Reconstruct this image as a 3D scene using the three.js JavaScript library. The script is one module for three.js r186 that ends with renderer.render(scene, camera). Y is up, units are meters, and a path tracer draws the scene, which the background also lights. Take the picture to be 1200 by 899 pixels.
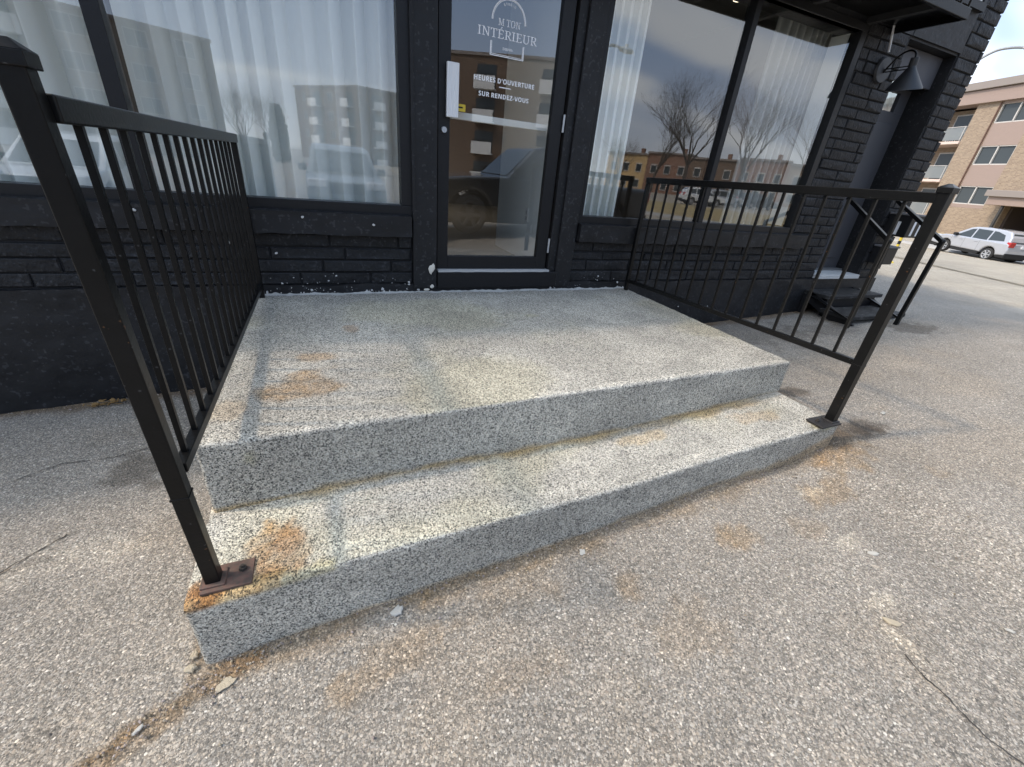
import * as THREE from 'three';
import { RoundedBoxGeometry } from 'three/addons/geometries/RoundedBoxGeometry.js';
import { mergeGeometries } from 'three/addons/utils/BufferGeometryUtils.js';
import { FontLoader } from 'three/addons/loaders/FontLoader.js';
import { TextGeometry } from 'three/addons/geometries/TextGeometry.js';

// ---------------------------------------------------------------- camera, sky, sun, exposure
const scene = new THREE.Scene();
const camera = new THREE.PerspectiveCamera(85.02, 1024 / 767, 0.05, 1500);
camera.position.set(-1.2185, 0.8782, 3.1233);
camera.rotation.order = 'YXZ';
camera.rotation.set(-0.47151, -0.44029, 0.09924);
const SUN = new THREE.Vector3(-0.88, 1, -0.2).normalize();
const SUN_POWER = 2.0, SKY_POWER = 1.3, EXPOSURE = 1.06;

// ---------------------------------------------------------------- noise
let seed = 7;
function rnd() { seed = (seed + 0x6D2B79F5) | 0; let t = Math.imul(seed ^ (seed >>> 15), 1 | seed); t = (t + Math.imul(t ^ (t >>> 7), 61 | t)) ^ t; return ((t ^ (t >>> 14)) >>> 0) / 4294967296; }
const rr = (a, b) => a + (b - a) * rnd();
function hash(x, y) { let h = Math.imul(x | 0, 374761393) + Math.imul(y | 0, 668265263); h = Math.imul(h ^ (h >>> 13), 1274126177); return ((h ^ (h >>> 16)) >>> 0) / 4294967296; }
function vn(x, y, per = 0) {
  const ix = Math.floor(x), iy = Math.floor(y); let fx = x - ix, fy = y - iy; fx = fx * fx * (3 - 2 * fx); fy = fy * fy * (3 - 2 * fy);
  const w = (a) => per ? ((a % per) + per) % per : a;
  const a = hash(w(ix), w(iy)), b = hash(w(ix + 1), w(iy)), c = hash(w(ix), w(iy + 1)), d = hash(w(ix + 1), w(iy + 1));
  return a + (b - a) * fx + (c - a) * fy + (a - b - c + d) * fx * fy;
}
function fbm(x, y, o = 4, per = 0) { let s = 0, a = 0.5, n = 0; for (let i = 0; i < o; i++) { s += a * vn(x + i * 17.3 * (per ? 0 : 1), y, per); n += a; a *= 0.5; x *= 2; y *= 2; per *= 2; } return s / n; }
const clamp = (x, a = 0, b = 1) => Math.min(b, Math.max(a, x));
const sstep = (a, b, x) => { const t = clamp((x - a) / (b - a)); return t * t * (3 - 2 * t); };
const mix = (a, b, t) => a + (b - a) * t;

{
  const W = 1024, H = 512, d = new Float32Array(W * H * 4);
  for (let j = 0; j < H; j++) for (let i = 0; i < W; i++) {
    const el = ((j + 0.5) / H - 0.5) * Math.PI, az = ((i + 0.5) / W - 0.5) * 2 * Math.PI;
    const y = Math.sin(el), x = Math.cos(el) * Math.cos(az), z = Math.cos(el) * Math.sin(az);
    const e = Math.max(y, 0), h = Math.pow(1 - e, 5);
    let c = [mix(0.3, 1.02, h), mix(0.51, 1.05, h), mix(0.9, 1.07, h)];
    const k = 1 / (e + 0.22), cx = x * k, cz = z * k;
    let cl = fbm(cx * 1.1 + 5 + fbm(cx * 2, cz * 2, 3), cz * 3.2 + 3, 6);
    cl = sstep(0.53 - 0.27 * Math.max(0, x * 0.95 - z * 0.3), 0.84 - 0.24 * Math.max(0, x * 0.95 - z * 0.3), cl) * 0.85;
    cl *= sstep(-0.02, 0.1, y);
    const s = Math.max(0, x * SUN.x + y * SUN.y + z * SUN.z);
    const glow = 3.4 * Math.pow(s, 8) + 6 * Math.pow(s, 70);
    c = c.map((v, q) => mix(v, [1.2, 1.24, 1.28][q], cl) + glow * [1, 0.95, 0.86][q]);
    if (y < 0) c = [0.5, 0.5, 0.5].map((v, q) => mix(c[q], v, sstep(0, -0.05, y)));
    const o = (j * W + i) * 4; for (let q = 0; q < 3; q++) d[o + q] = c[q] * SKY_POWER; d[o + 3] = 1;
  }
  const t = new THREE.DataTexture(d, W, H, THREE.RGBAFormat, THREE.FloatType);
  t.mapping = THREE.EquirectangularReflectionMapping; t.magFilter = t.minFilter = THREE.LinearFilter; t.needsUpdate = true;
  scene.background = t; scene.environment = t;
}
const sun = new THREE.DirectionalLight(0xffe8cd, SUN_POWER);
sun.position.copy(SUN).multiplyScalar(60); sun.target.position.set(0, 0, 0);
sun.castShadow = true; sun.shadow.mapSize.set(4096, 4096); sun.shadow.radius = 7.5;
Object.assign(sun.shadow.camera, { left: -20, right: 20, top: 20, bottom: -20, near: 1, far: 160 });
scene.add(sun, sun.target);

// ---------------------------------------------------------------- helpers
const counts = {};
function numbered(n) { const k = counts[n] = (counts[n] ?? -1) + 1; return k ? `${n}_${String(k).padStart(3, '0')}` : n; }
function tag(o, label, category, group, kind) { if (label) o.userData.label = label; if (category) o.userData.category = category; if (group) o.userData.group = group; if (kind) o.userData.kind = kind; return o; }
function thing(name, label, category, pos = [0, 0, 0], turn = 0, group) { const o = new THREE.Group(); o.name = numbered(name); o.position.set(...pos); o.rotation.y = turn; scene.add(o); return tag(o, label, category, group); }
function mesh(name, geo, mat, parent = scene) {
  if (Array.isArray(geo)) geo = geo.length > 1 ? mergeGeometries(geo.map((g) => { const h = g.index ? g.toNonIndexed() : g; for (const k of Object.keys(h.attributes)) if (!['position', 'normal', 'uv'].includes(k)) h.deleteAttribute(k); return h; })) : geo[0];
  const m = new THREE.Mesh(geo, mat); m.name = parent === scene ? numbered(name) : name; m.castShadow = m.receiveShadow = true; parent.add(m); return m;
}
function struct(name, geo, mat) { const m = mesh(name, geo, mat); m.userData.kind = 'structure'; return m; }
function uvM(g, s = 1) { // box-projected uv in metres
  if (g.index) g = g.toNonIndexed();
  const p = g.attributes.position, n = g.attributes.normal, uv = new Float32Array(p.count * 2);
  for (let i = 0; i < p.count; i += 3) {
    const ax = Math.abs(n.getX(i) + n.getX(i + 1) + n.getX(i + 2)), ay = Math.abs(n.getY(i) + n.getY(i + 1) + n.getY(i + 2)), az = Math.abs(n.getZ(i) + n.getZ(i + 1) + n.getZ(i + 2));
    for (let k = i; k < i + 3; k++) { const x = p.getX(k), y = p.getY(k), z = p.getZ(k); const u = ax > ay && ax > az ? [z, y] : ay > az ? [x, z] : [x, y]; uv[k * 2] = u[0] * s; uv[k * 2 + 1] = u[1] * s; }
  }
  g.setAttribute('uv', new THREE.BufferAttribute(uv, 2)); return g;
}
function bx(x0, x1, y0, y1, z0, z1, r = 0) {
  const w = x1 - x0, h = y1 - y0, d = z1 - z0;
  const g = r ? new RoundedBoxGeometry(w, h, d, 2, Math.min(r, w * 0.45, h * 0.45, d * 0.45)) : new THREE.BoxGeometry(w, h, d);
  g.translate((x0 + x1) / 2, (y0 + y1) / 2, (z0 + z1) / 2); return uvM(g);
}
function bar(a, b, w, h = w, r = 0.002, roll = 0) { // square bar from a to b, h = thickness along "up"
  const A = new THREE.Vector3(...a), B = new THREE.Vector3(...b), L = A.distanceTo(B);
  const g = new RoundedBoxGeometry(w, h, L, 1, Math.min(r, w * 0.4, h * 0.4));
  const m = new THREE.Matrix4(), dir = B.clone().sub(A).normalize(), up = Math.abs(dir.y) > 0.95 ? new THREE.Vector3(0, 0, 1) : new THREE.Vector3(0, 1, 0);
  const X = new THREE.Vector3().crossVectors(up, dir).normalize(), Y = new THREE.Vector3().crossVectors(dir, X);
  m.makeBasis(X, Y, dir); m.setPosition(A.clone().add(B).multiplyScalar(0.5)); g.applyMatrix4(m); return uvM(g);
}
function cyl(a, b, r0, r1 = r0, seg = 12) {
  const A = new THREE.Vector3(...a), B = new THREE.Vector3(...b), L = A.distanceTo(B);
  const g = new THREE.CylinderGeometry(r1, r0, L, seg); g.translate(0, L / 2, 0);
  g.applyQuaternion(new THREE.Quaternion().setFromUnitVectors(new THREE.Vector3(0, 1, 0), B.clone().sub(A).normalize())); g.translate(...a); return g;
}
function tube(pts, r, seg = 24, rad = 8) { return new THREE.TubeGeometry(new THREE.CatmullRomCurve3(pts.map((p) => new THREE.Vector3(...p))), seg, r, rad); }
function dataTex(w, h, a, srgb) { const t = new THREE.DataTexture(a, w, h); t.wrapS = t.wrapT = THREE.RepeatWrapping; t.magFilter = THREE.LinearFilter; t.minFilter = THREE.LinearMipmapLinearFilter; t.generateMipmaps = true; if (srgb) t.colorSpace = THREE.SRGBColorSpace; t.needsUpdate = true; return t; }
const toS = (l) => 255 * (l <= 0.0031308 ? 12.92 * l : 1.055 * Math.pow(Math.max(l, 0), 1 / 2.4) - 0.055);
function aggregate(N, count, r0, r1, pick, base, seedNo) { // overlapping small chips of stone: colour in linear, height
  seed = seedNo; const c = new Float32Array(N * N * 3), h = new Float32Array(N * N);
  for (let i = 0; i < N * N; i++) { const b = base(); c[i * 3] = b[0]; c[i * 3 + 1] = b[1]; c[i * 3 + 2] = b[2]; h[i] = 0.25 + 0.1 * rnd(); }
  for (let k = 0; k < count; k++) {
    const x = rnd() * N, y = rnd() * N, r = r0 + (r1 - r0) * Math.pow(rnd(), 2.2), asp = rr(0.55, 1), th = rnd() * 6.28, cs = Math.cos(th), sn = Math.sin(th), col = pick(), H = rr(0.45, 1), R = Math.ceil(r);
    for (let j = -R; j <= R; j++) for (let i = -R; i <= R; i++) {
      const u = (i * cs + j * sn) / r, v = (-i * sn + j * cs) / (r * asp), q = Math.pow(Math.abs(u), 2.4) + Math.pow(Math.abs(v), 2.4); if (q > 1) continue;
      const o = ((((y | 0) + j + N) % N) * N + ((x | 0) + i + N) % N); const t = q > 0.7 ? 0.6 : 1;
      c[o * 3] = mix(c[o * 3], col[0], t); c[o * 3 + 1] = mix(c[o * 3 + 1], col[1], t); c[o * 3 + 2] = mix(c[o * 3 + 2], col[2], t); h[o] = H * (1 - 0.35 * q);
    }
  }
  return { c, h };
}
function packTex(N, { c, h }, tone) {
  const a = new Uint8Array(N * N * 4), b = new Uint8Array(N * N * 4);
  for (let i = 0; i < N * N; i++) { const t = tone ? tone((i % N) / N, Math.floor(i / N) / N) : 1; for (let q = 0; q < 3; q++) { a[i * 4 + q] = clamp(toS(c[i * 3 + q] * t), 0, 255); b[i * 4 + q] = clamp(h[i] * 255, 0, 255); } a[i * 4 + 3] = b[i * 4 + 3] = 255; }
  return [dataTex(N, N, a, true), dataTex(N, N, b, false)];
}
const grey = (v, t = 0) => [v * (1 + t), v, v * (1 - t)];
const lin = (r, g, b) => new THREE.Color().setRGB(r, g, b);

// ---------------------------------------------------------------- materials
const ASPH = 1.75, STON = 1.55;
const [asphMap, asphBump] = packTex(2048, aggregate(2048, 300000, 1.4, 6.0, () => { const r = rnd(); return r < 0.2 ? grey(rr(0.085, 0.155), 0.02) : r < 0.62 ? grey(rr(0.15, 0.27), rr(0, 0.1)) : r < 0.965 ? grey(rr(0.25, 0.4), rr(0, 0.09)) : grey(rr(0.42, 0.6), rr(0, 0.08)); }, () => grey(rr(0.1, 0.2), 0.04), 11),
  (u, v) => 0.86 + 0.28 * fbm(u * 6, v * 6, 4, 6));
const [stonMap, stonBump] = packTex(2048, aggregate(2048, 330000, 1.6, 5.2, () => { const r = rnd(); return r < 0.3 ? grey(rr(0.04, 0.14), -0.01) : r < 0.55 ? grey(rr(0.25, 0.42), rr(0, 0.05)) : grey(rr(0.5, 0.73), rr(0, 0.06)); }, () => grey(rr(0.3, 0.5), 0.03), 23),
  (u, v) => 0.88 + 0.24 * fbm(u * 5, v * 5, 4, 5));
asphMap.repeat.set(1 / ASPH, 1 / ASPH); asphBump.repeat.copy(asphMap.repeat); stonMap.repeat.set(1 / STON, 1 / STON); stonBump.repeat.copy(stonMap.repeat);
function noiseTex(N, f, srgb) { const a = new Uint8Array(N * N * 4); for (let j = 0; j < N; j++) for (let i = 0; i < N; i++) { const v = f(i / N, j / N), o = (j * N + i) * 4; if (Array.isArray(v)) { a[o] = clamp(toS(v[0]), 0, 255); a[o + 1] = clamp(toS(v[1]), 0, 255); a[o + 2] = clamp(toS(v[2]), 0, 255); } else a[o] = a[o + 1] = a[o + 2] = clamp(v * 255, 0, 255); a[o + 3] = 255; } return dataTex(N, N, a, srgb); }
const roughBump = noiseTex(1024, (u, v) => 0.55 * fbm(u * 24, v * 24, 5, 24) + 0.45 * Math.pow(fbm(u * 70 , v * 44 , 3, 0 || 70), 1.5)); // split-faced block, per metre
const paintTone = noiseTex(512, (u, v) => { const t = 0.75 + 0.5 * fbm(u * 9, v * 9, 5, 9), w = fbm(u * 60, v * 60, 2, 60) > 0.75 ? 2.3 : 1; return [0.0145 * t * w, 0.0145 * t * w, 0.0155 * t * w]; }, true);
const smoothBump = noiseTex(512, (u, v) => fbm(u * 16, v * 16, 5, 16));
const rep = (t, s) => { const c = t.clone(); c.repeat.set(s, s); c.needsUpdate = true; return c; };
const std = (o) => new THREE.MeshStandardMaterial(o);
const ironMap = noiseTex(512, (u, v) => { const k = fbm(u * 46, v * 46, 3, 46), q = fbm(u * 7 + 3, v * 7, 3, 7); return k > 0.84 && q > 0.54 ? [0.09, 0.045, 0.022] : k < 0.13 ? [0.05, 0.05, 0.05] : [0.0055, 0.0055, 0.0055].map((c) => c * (0.7 + 0.7 * q)); }, true); ironMap.repeat.set(1.5, 1.5);
const M = {
  asphalt: std({ map: asphMap, bumpMap: asphBump, bumpScale: 0.004, roughness: 0.92, vertexColors: true }),
  stone: std({ map: stonMap, bumpMap: stonBump, bumpScale: 0.0022, roughness: 0.85, vertexColors: true }),
  block: new THREE.MeshPhysicalMaterial({ specularIntensity: 0.55, map: paintTone, bumpMap: roughBump, bumpScale: 0.01, roughness: 0.58 }),
  paint: new THREE.MeshPhysicalMaterial({ specularIntensity: 0.55, map: paintTone, bumpMap: rep(smoothBump, 1.5), bumpScale: 0.003, roughness: 0.5 }),
  frame: new THREE.MeshPhysicalMaterial({ specularIntensity: 0.55, color: lin(0.011, 0.011, 0.012), roughness: 0.42, bumpMap: rep(smoothBump, 4), bumpScale: 0.0008 }),
  iron: new THREE.MeshPhysicalMaterial({ specularIntensity: 0.45, map: ironMap, roughness: 0.33, bumpMap: rep(smoothBump, 9), bumpScale: 0.0003 }),
  dark: std({ color: lin(0.01, 0.01, 0.01), roughness: 0.8 }),
  mortar: std({ color: lin(0.012, 0.012, 0.013), roughness: 0.9 }),
  white: std({ color: lin(0.72, 0.72, 0.72), roughness: 0.4 }),
  letter: std({ color: lin(0.82, 0.82, 0.82), roughness: 0.5 }),
  glass: new THREE.MeshPhysicalMaterial({ color: lin(0.97, 0.985, 0.965), transmission: 1, thickness: 0, ior: 2.3, roughness: 0, metalness: 0 }),
  clear: new THREE.MeshPhysicalMaterial({ color: lin(0.9, 0.94, 0.93), transmission: 1, thickness: 0, ior: 1.9, roughness: 0 }),
  curtain: new THREE.MeshPhysicalMaterial({ color: lin(0.9, 0.92, 0.89), transmission: 0.3, thickness: 0, roughness: 1, side: THREE.DoubleSide }),
  sheer: new THREE.MeshPhysicalMaterial({ color: lin(0.8, 0.82, 0.8), transmission: 0.35, thickness: 0, roughness: 1, transparent: true, opacity: 0.42, side: THREE.DoubleSide }),
  plaster: std({ color: lin(0.78, 0.79, 0.77), roughness: 0.9, bumpMap: rep(smoothBump, 2), bumpScale: 0.0006 }),
  ceiling: std({ color: lin(0.16, 0.16, 0.15), roughness: 0.95 }),
  floorIn: std({ color: lin(0.13, 0.13, 0.128), roughness: 0.45 }),
  yellow: std({ color: lin(0.62, 0.45, 0.03), roughness: 0.5 }),
  steel: std({ color: lin(0.45, 0.46, 0.47), roughness: 0.45, metalness: 0.6 }),
};

// ---------------------------------------------------------------- ground
const nOf = (x, z) => (x + 1.2185) * 0.936 + (z - 3.123) * 0.352; // metres towards the far side of the cross street
function groundY(x, z) {
  const e = 0.06 + 0.07 * sstep(0.9, 1.4, x);
  const near = -0.53 + 0.052 * clamp(x, -8, 8) + clamp(z / 2.09, 0, 1.25) * e - 0.15 * sstep(2.9, 5, z);
  const n = nOf(x, z);
  let far = -0.25 - 0.046 * (clamp(n, -2, 29.5) - 4.85);
  far += 0.6 * sstep(30.5, 36, n);
  return mix(near, far, sstep(4.6, 8, x));
}
const blob = (x, z, cx, cz, rx, rz, f = 9) => { const d = Math.hypot((x - cx) / rx, (z - cz) / rz) + 1.5 * (fbm(x * f + cx * 7, z * f + 3, 5) - 0.5); return sstep(0.98, 0.6, d); };
const SEG = (x, z, ax, az, bx_, bz) => { const dx = bx_ - ax, dz = bz - az, t = clamp(((x - ax) * dx + (z - az) * dz) / (dx * dx + dz * dz)); return Math.hypot(x - ax - t * dx, z - az - t * dz); };
const lerpTab = (x, t) => { if (x <= t[0][0]) return t[0][1]; for (let i = 1; i < t.length; i++) if (x <= t[i][0]) return mix(t[i - 1][1], t[i][1], (x - t[i - 1][0]) / (t[i][0] - t[i - 1][0])); return t[t.length - 1][1]; };
const frontZ = (x) => lerpTab(x, [[-1.68, 2.117], [-0.2, 2.083], [0.5, 2.052], [1.29, 2.062]]); // the lower step was poured by hand: its front is not straight
const treadY = (x) => lerpTab(x, [[-1.69, -0.288], [-1.2, -0.268], [0, -0.268], [0.6, -0.245], [1.29, -0.2]]);
{
  const axis = (a, b, step, lim) => { const l = []; for (let v = a; v <= b + 1e-9; v += step) l.push(v); let s = step, v = b; while (v < lim) { s = Math.min(s * 1.25, 60); v += s; l.push(v); } s = step; v = a; while (v > -lim) { s = Math.min(s * 1.25, 60); v -= s; l.unshift(v); } return l; };
  const xs = axis(-3.4, 4.9, 0.024, 700), zs = axis(-0.1, 3.7, 0.024, 700);
  const pos = [], col = [], uv = [], idx = [];
  for (const z of zs) for (const x of xs) {
    let y = groundY(x, z); const nearBy = Math.max(Math.abs(x), Math.abs(z)) < 9;
    if (nearBy) y += (fbm(x * 3, z * 3, 3) - 0.5) * 0.014 + (fbm(x * 14, z * 14, 2) - 0.5) * 0.005;
    let c = [1.17, 1.095, 0.955];
    const t = 0.84 + 0.32 * fbm(x * 0.9 + 4, z * 0.9, 4); c = c.map((v) => v * t);
    const tint = (k, q) => { c = c.map((v, i) => mix(v, v * q[i], k)); };
    tint(sstep(0.5, 0.72, fbm(x * 2.1 + 9, z * 2.1, 4)) * 0.4, [1.1, 1.03, 0.94]);
    // brown grit gathered against the first step and along the wall foot
    if (x > -1.72 && x < 1.5) { const d = z - frontZ(x); tint(sstep(0.12, 0.0, d + 0.17 * (fbm(x * 6, z * 6, 4) - 0.5)) * sstep(-0.3, 0, d) * (0.4 + 0.6 * fbm(x * 2.2, 3.3, 2)) * (0.6 + 0.7 * vn(x * 70, z * 70)), [0.86, 0.68, 0.46]); }
    tint(sstep(0.16, 0.02, z + 0.14 * (fbm(x * 8, z * 8, 3) - 0.5)) * (z > -0.2 && (x < -1.6 || x > 1.3) && x < 5.3 ? 1 : 0), [0.62, 0.48, 0.34]);
    const dl = Math.min(SEG(x, z, -1.547, 2.15, -1.654, 2.181), SEG(x, z, -1.654, 2.181, -1.767, 2.23), SEG(x, z, -1.767, 2.23, -1.92, 2.296)); tint(sstep(0.05, 0.02, dl + 0.05 * (fbm(x * 22, z * 22, 3) - 0.5)) * (0.6 + 0.6 * vn(x * 80, z * 80)), [0.74, 0.6, 0.44]);
    for (const [cx, cz, rx, rz, k] of [[0.297, 2.335, 0.08, 0.07, 0.9], [0.947, 2.293, 0.16, 0.08, 0.75], [1.25, 2.17, 0.16, 0.1, 0.9], [-0.287, 2.38, 0.06, 0.05, 0.7], [-0.207, 2.581, 0.16, 0.08, 0.35], [-1.09, 2.28, 0.2, 0.07, 0.6], [-1.253, 2.347, 0.09, 0.05, 0.7], [-0.714, 2.25, 0.2, 0.06, 0.4], [1.531, 2.437, 0.07, 0.05, 0.4], [0.65, 2.412, 0.1, 0.06, 0.4], [-0.764, 2.49, 0.12, 0.05, 0.3]]) tint(blob(x, z, cx, cz, rx * 1.25, rz * 1.25, 16) * k * 0.7 * (0.4 + 0.9 * vn(x * 45, z * 45)), [1.0, 0.77, 0.5]);
    for (const [cx, cz, rx, rz, k] of [[0.9, 2.25, 0.13, 0.04, 0.6], [0.53, 2.757, 0.09, 0.04, 0.5], [0.726, 2.528, 0.12, 0.035, 0.45], [-2.21, 1.446, 0.3, 0.12, 0.2], [0.456, 2.88, 0.05, 0.1, 0.5]]) tint(blob(x, z, cx, cz, rx, rz, 14) * k, [1.75, 1.72, 1.6]);
    // tar and dark stains; by the wall and side stairs, shade painted into colour
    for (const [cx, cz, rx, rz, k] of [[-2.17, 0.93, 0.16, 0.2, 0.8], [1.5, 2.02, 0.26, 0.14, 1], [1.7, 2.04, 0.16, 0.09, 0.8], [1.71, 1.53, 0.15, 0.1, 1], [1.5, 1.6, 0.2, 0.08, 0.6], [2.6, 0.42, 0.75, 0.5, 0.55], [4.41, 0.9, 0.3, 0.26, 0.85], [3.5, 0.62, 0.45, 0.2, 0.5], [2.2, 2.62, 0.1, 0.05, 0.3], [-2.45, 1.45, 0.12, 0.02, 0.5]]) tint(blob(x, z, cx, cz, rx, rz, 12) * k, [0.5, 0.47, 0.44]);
    const n = nOf(x, z); tint(sstep(8, 11, x) , [1.28, 1.27, 1.2]);
    if (x > 6) tint(sstep(0.55, 0.7, fbm(n * 0.8, x * 0.05 + z * 0.2, 4)) * 0.5, [0.75, 0.75, 0.75]);
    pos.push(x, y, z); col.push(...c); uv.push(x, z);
  }
  const W = xs.length; for (let j = 0; j < zs.length - 1; j++) for (let i = 0; i < W - 1; i++) { const a = j * W + i; idx.push(a, a + W, a + 1, a + 1, a + W, a + W + 1); }
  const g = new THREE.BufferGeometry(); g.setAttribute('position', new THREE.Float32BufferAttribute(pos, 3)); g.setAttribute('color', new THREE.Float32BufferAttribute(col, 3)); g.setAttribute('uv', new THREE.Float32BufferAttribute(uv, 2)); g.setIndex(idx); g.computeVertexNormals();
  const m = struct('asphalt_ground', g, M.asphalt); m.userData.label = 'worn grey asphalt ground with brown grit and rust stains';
}
function strip(pts, half, lift, name, mat, wob = 0) { // ribbon laid on the ground
  const pos = [], idx = [], uv = []; const P = pts.map(([x, z]) => [x, z]);
  const fine = []; for (let i = 0; i < P.length - 1; i++) { const n = Math.max(1, Math.ceil(Math.hypot(P[i + 1][0] - P[i][0], P[i + 1][1] - P[i][1]) / (half * 4 + 0.004))); for (let k = 0; k < n; k++) fine.push([mix(P[i][0], P[i + 1][0], k / n), mix(P[i][1], P[i + 1][1], k / n)]); } fine.push(P[P.length - 1]);
  fine.forEach(([x, z], i) => { const a = fine[Math.max(0, i - 1)], b = fine[Math.min(fine.length - 1, i + 1)]; const dx = b[0] - a[0], dz = b[1] - a[1], L = Math.hypot(dx, dz); const nx = -dz / L, nz = dx / L, o = wob * (vn(i * 0.7, 1.5) - 0.5), h = half * (wob ? 0.35 + vn(i * 0.9, 7) : 1); for (const s of [-1, 1]) { const X = x + nx * (s * h + o), Z = z + nz * (s * h + o); pos.push(X, groundY(X, Z) + lift, Z); uv.push(X, Z); } });
  for (let i = 0; i < fine.length - 1; i++) { const a = i * 2; idx.push(a, a + 1, a + 2, a + 1, a + 3, a + 2); }
  const g = new THREE.BufferGeometry(); g.setAttribute('position', new THREE.Float32BufferAttribute(pos, 3)); g.setAttribute('uv', new THREE.Float32BufferAttribute(uv, 2)); g.setIndex(idx); g.computeVertexNormals(); return struct(name, g, mat);
}
const along = (n, s) => [-1.2185 + n * 0.936 + s * 0.352, 3.123 + n * 0.352 - s * 0.936]; // street frame: n across, s along the cross street
const fadedYellow = std({ color: lin(0.5, 0.4, 0.2), roughness: 0.9, map: rep(smoothBump, 0.7) }); fadedYellow.map.colorSpace = THREE.SRGBColorSpace;
strip([along(14.0, -30), along(14.0, 60)], 0.06, 0.012, 'road_line', fadedYellow);
strip([along(14.35, -30), along(14.35, 60)], 0.06, 0.012, 'road_line', fadedYellow);
const kerbMat = std({ color: lin(0.36, 0.35, 0.33), roughness: 0.9, bumpMap: rep(smoothBump, 3), bumpScale: 0.004 });
{ // far kerb, pavement and dry grass bank in front of the apartments
  const band = (n0, n1, lift0, lift1, steps) => { const pos = [], uv = [], idx = []; const S = 60; for (let i = 0; i <= S; i++) for (let k = 0; k <= steps; k++) { const n = mix(n0, n1, k / steps), [x, z] = along(n, mix(-20, 70, i / S)); pos.push(x, groundY(x, z) + mix(lift0, lift1, k / steps), z); uv.push(x, z); } for (let i = 0; i < S; i++) for (let k = 0; k < steps; k++) { const a = i * (steps + 1) + k; idx.push(a, a + 1, a + steps + 1, a + 1, a + steps + 2, a + steps + 1); } const g = new THREE.BufferGeometry(); g.setAttribute('position', new THREE.Float32BufferAttribute(pos, 3)); g.setAttribute('uv', new THREE.Float32BufferAttribute(uv, 2)); g.setIndex(idx); g.computeVertexNormals(); return g; };
  const curbG = [band(29.45, 29.5, 0.02, 0.15, 1), band(29.5, 29.7, 0.15, 0.15, 1)];
  struct('kerb', curbG, kerbMat);
  struct('pavement', band(29.7, 31.4, 0.145, 0.14, 2), kerbMat);
  const grassMap = noiseTex(512, (u, v) => { const a = fbm(u * 40, v * 40, 4, 40), b = fbm(u * 6, v * 6, 3, 6); return [mix(0.2, 0.5, a) * mix(0.8, 1.1, b), mix(0.15, 0.38, a) * mix(0.85, 1.1, b), mix(0.06, 0.18, a)]; }, true); grassMap.repeat.set(0.4, 0.4);
  const gm = mesh('dry_grass', band(31.4, 40, 0.14, 0.1, 8), std({ map: grassMap, bumpMap: grassMap, bumpScale: 0.05, roughness: 1 })); tag(gm, 'dry straw coloured grass bank before the brown apartment block', 'grass', null, 'stuff');
}
const crackMat = std({ color: lin(0.045, 0.04, 0.035), roughness: 1 });
strip([[0.41, 2.911], [0.386, 2.982], [0.388, 3.041], [0.373, 3.094], [0.37, 3.143], [0.393, 3.204], [0.37, 3.3], [0.4, 3.45]], 0.0027, 0.0055, 'asphalt_crack', crackMat, 0.012);
strip([[-3.373, 1.597], [-2.705, 1.527], [-2.462, 1.492], [-2.371, 1.394], [-2.303, 1.326]], 0.003, 0.0055, 'asphalt_crack', crackMat, 0.02);
strip([[-3.081, 0.851], [-2.789, 0.902], [-2.546, 0.737], [-2.339, 0.767], [-2.128, 0.705]], 0.0025, 0.0055, 'asphalt_crack', crackMat, 0.02);

// ---------------------------------------------------------------- concrete steps
function slab(x0, x1, y0, y1, z0, z1, r, seg, shear, paintFn) {
  const w = x1 - x0, h = y1 - y0, d = z1 - z0;
  const g = new THREE.BoxGeometry(w, h, d, Math.round(w / seg), Math.round(h / seg), Math.round(d / seg)); g.translate((x0 + x1) / 2, (y0 + y1) / 2, (z0 + z1) / 2);
  const p = g.attributes.position, n = g.attributes.normal, uv = [], col = [], v = new THREE.Vector3(), c = new THREE.Vector3(), q = new THREE.Vector3();
  for (let i = 0; i < p.count; i++) {
    v.fromBufferAttribute(p, i); q.fromBufferAttribute(n, i);
    const R = r * (0.35 + 0.75 * vn(v.x * 9 + v.z * 5, 2) + 2.2 * Math.pow(Math.max(0, vn(v.x * 17 + v.z * 19, 5) - 0.62), 1.3)); c.set(clamp(v.x, x0 + R, x1 - R), Math.min(v.y, y1 - R), clamp(v.z, z0, z1 - R));
    const d0 = v.clone().sub(c); let nn = q.clone(); if (d0.length() > R * 0.5 && [d0.x, d0.y, d0.z].filter((t) => Math.abs(t) > 1e-5).length > 1) { nn = d0.clone().normalize(); v.copy(c).addScaledVector(nn, R); }
    const top = Math.abs(q.y) > 0.5, ft = Math.abs(q.z) > 0.5; uv.push(...(top ? [v.x, v.z] : ft ? [v.x, v.y + 0.37 + z1] : [v.z, v.y + 0.11]));
    const k = (fbm(v.x * 5 + v.y * 11, v.z * 5 + v.y * 7, 3) - 0.5) * 0.008 + (fbm(v.x * 38 + v.y * 41, v.z * 38 + v.y * 33, 2) - 0.5) * 0.0035; v.addScaledVector(nn, k);
    col.push(...paintFn(v.x, v.y, v.z, top, nn)); shear(v); p.setXYZ(i, v.x, v.y, v.z); n.setXYZ(i, nn.x, nn.y, nn.z);
  }
  g.setAttribute('uv', new THREE.Float32BufferAttribute(uv, 2)); g.setAttribute('color', new THREE.Float32BufferAttribute(col, 3)); return g;
}
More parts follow.
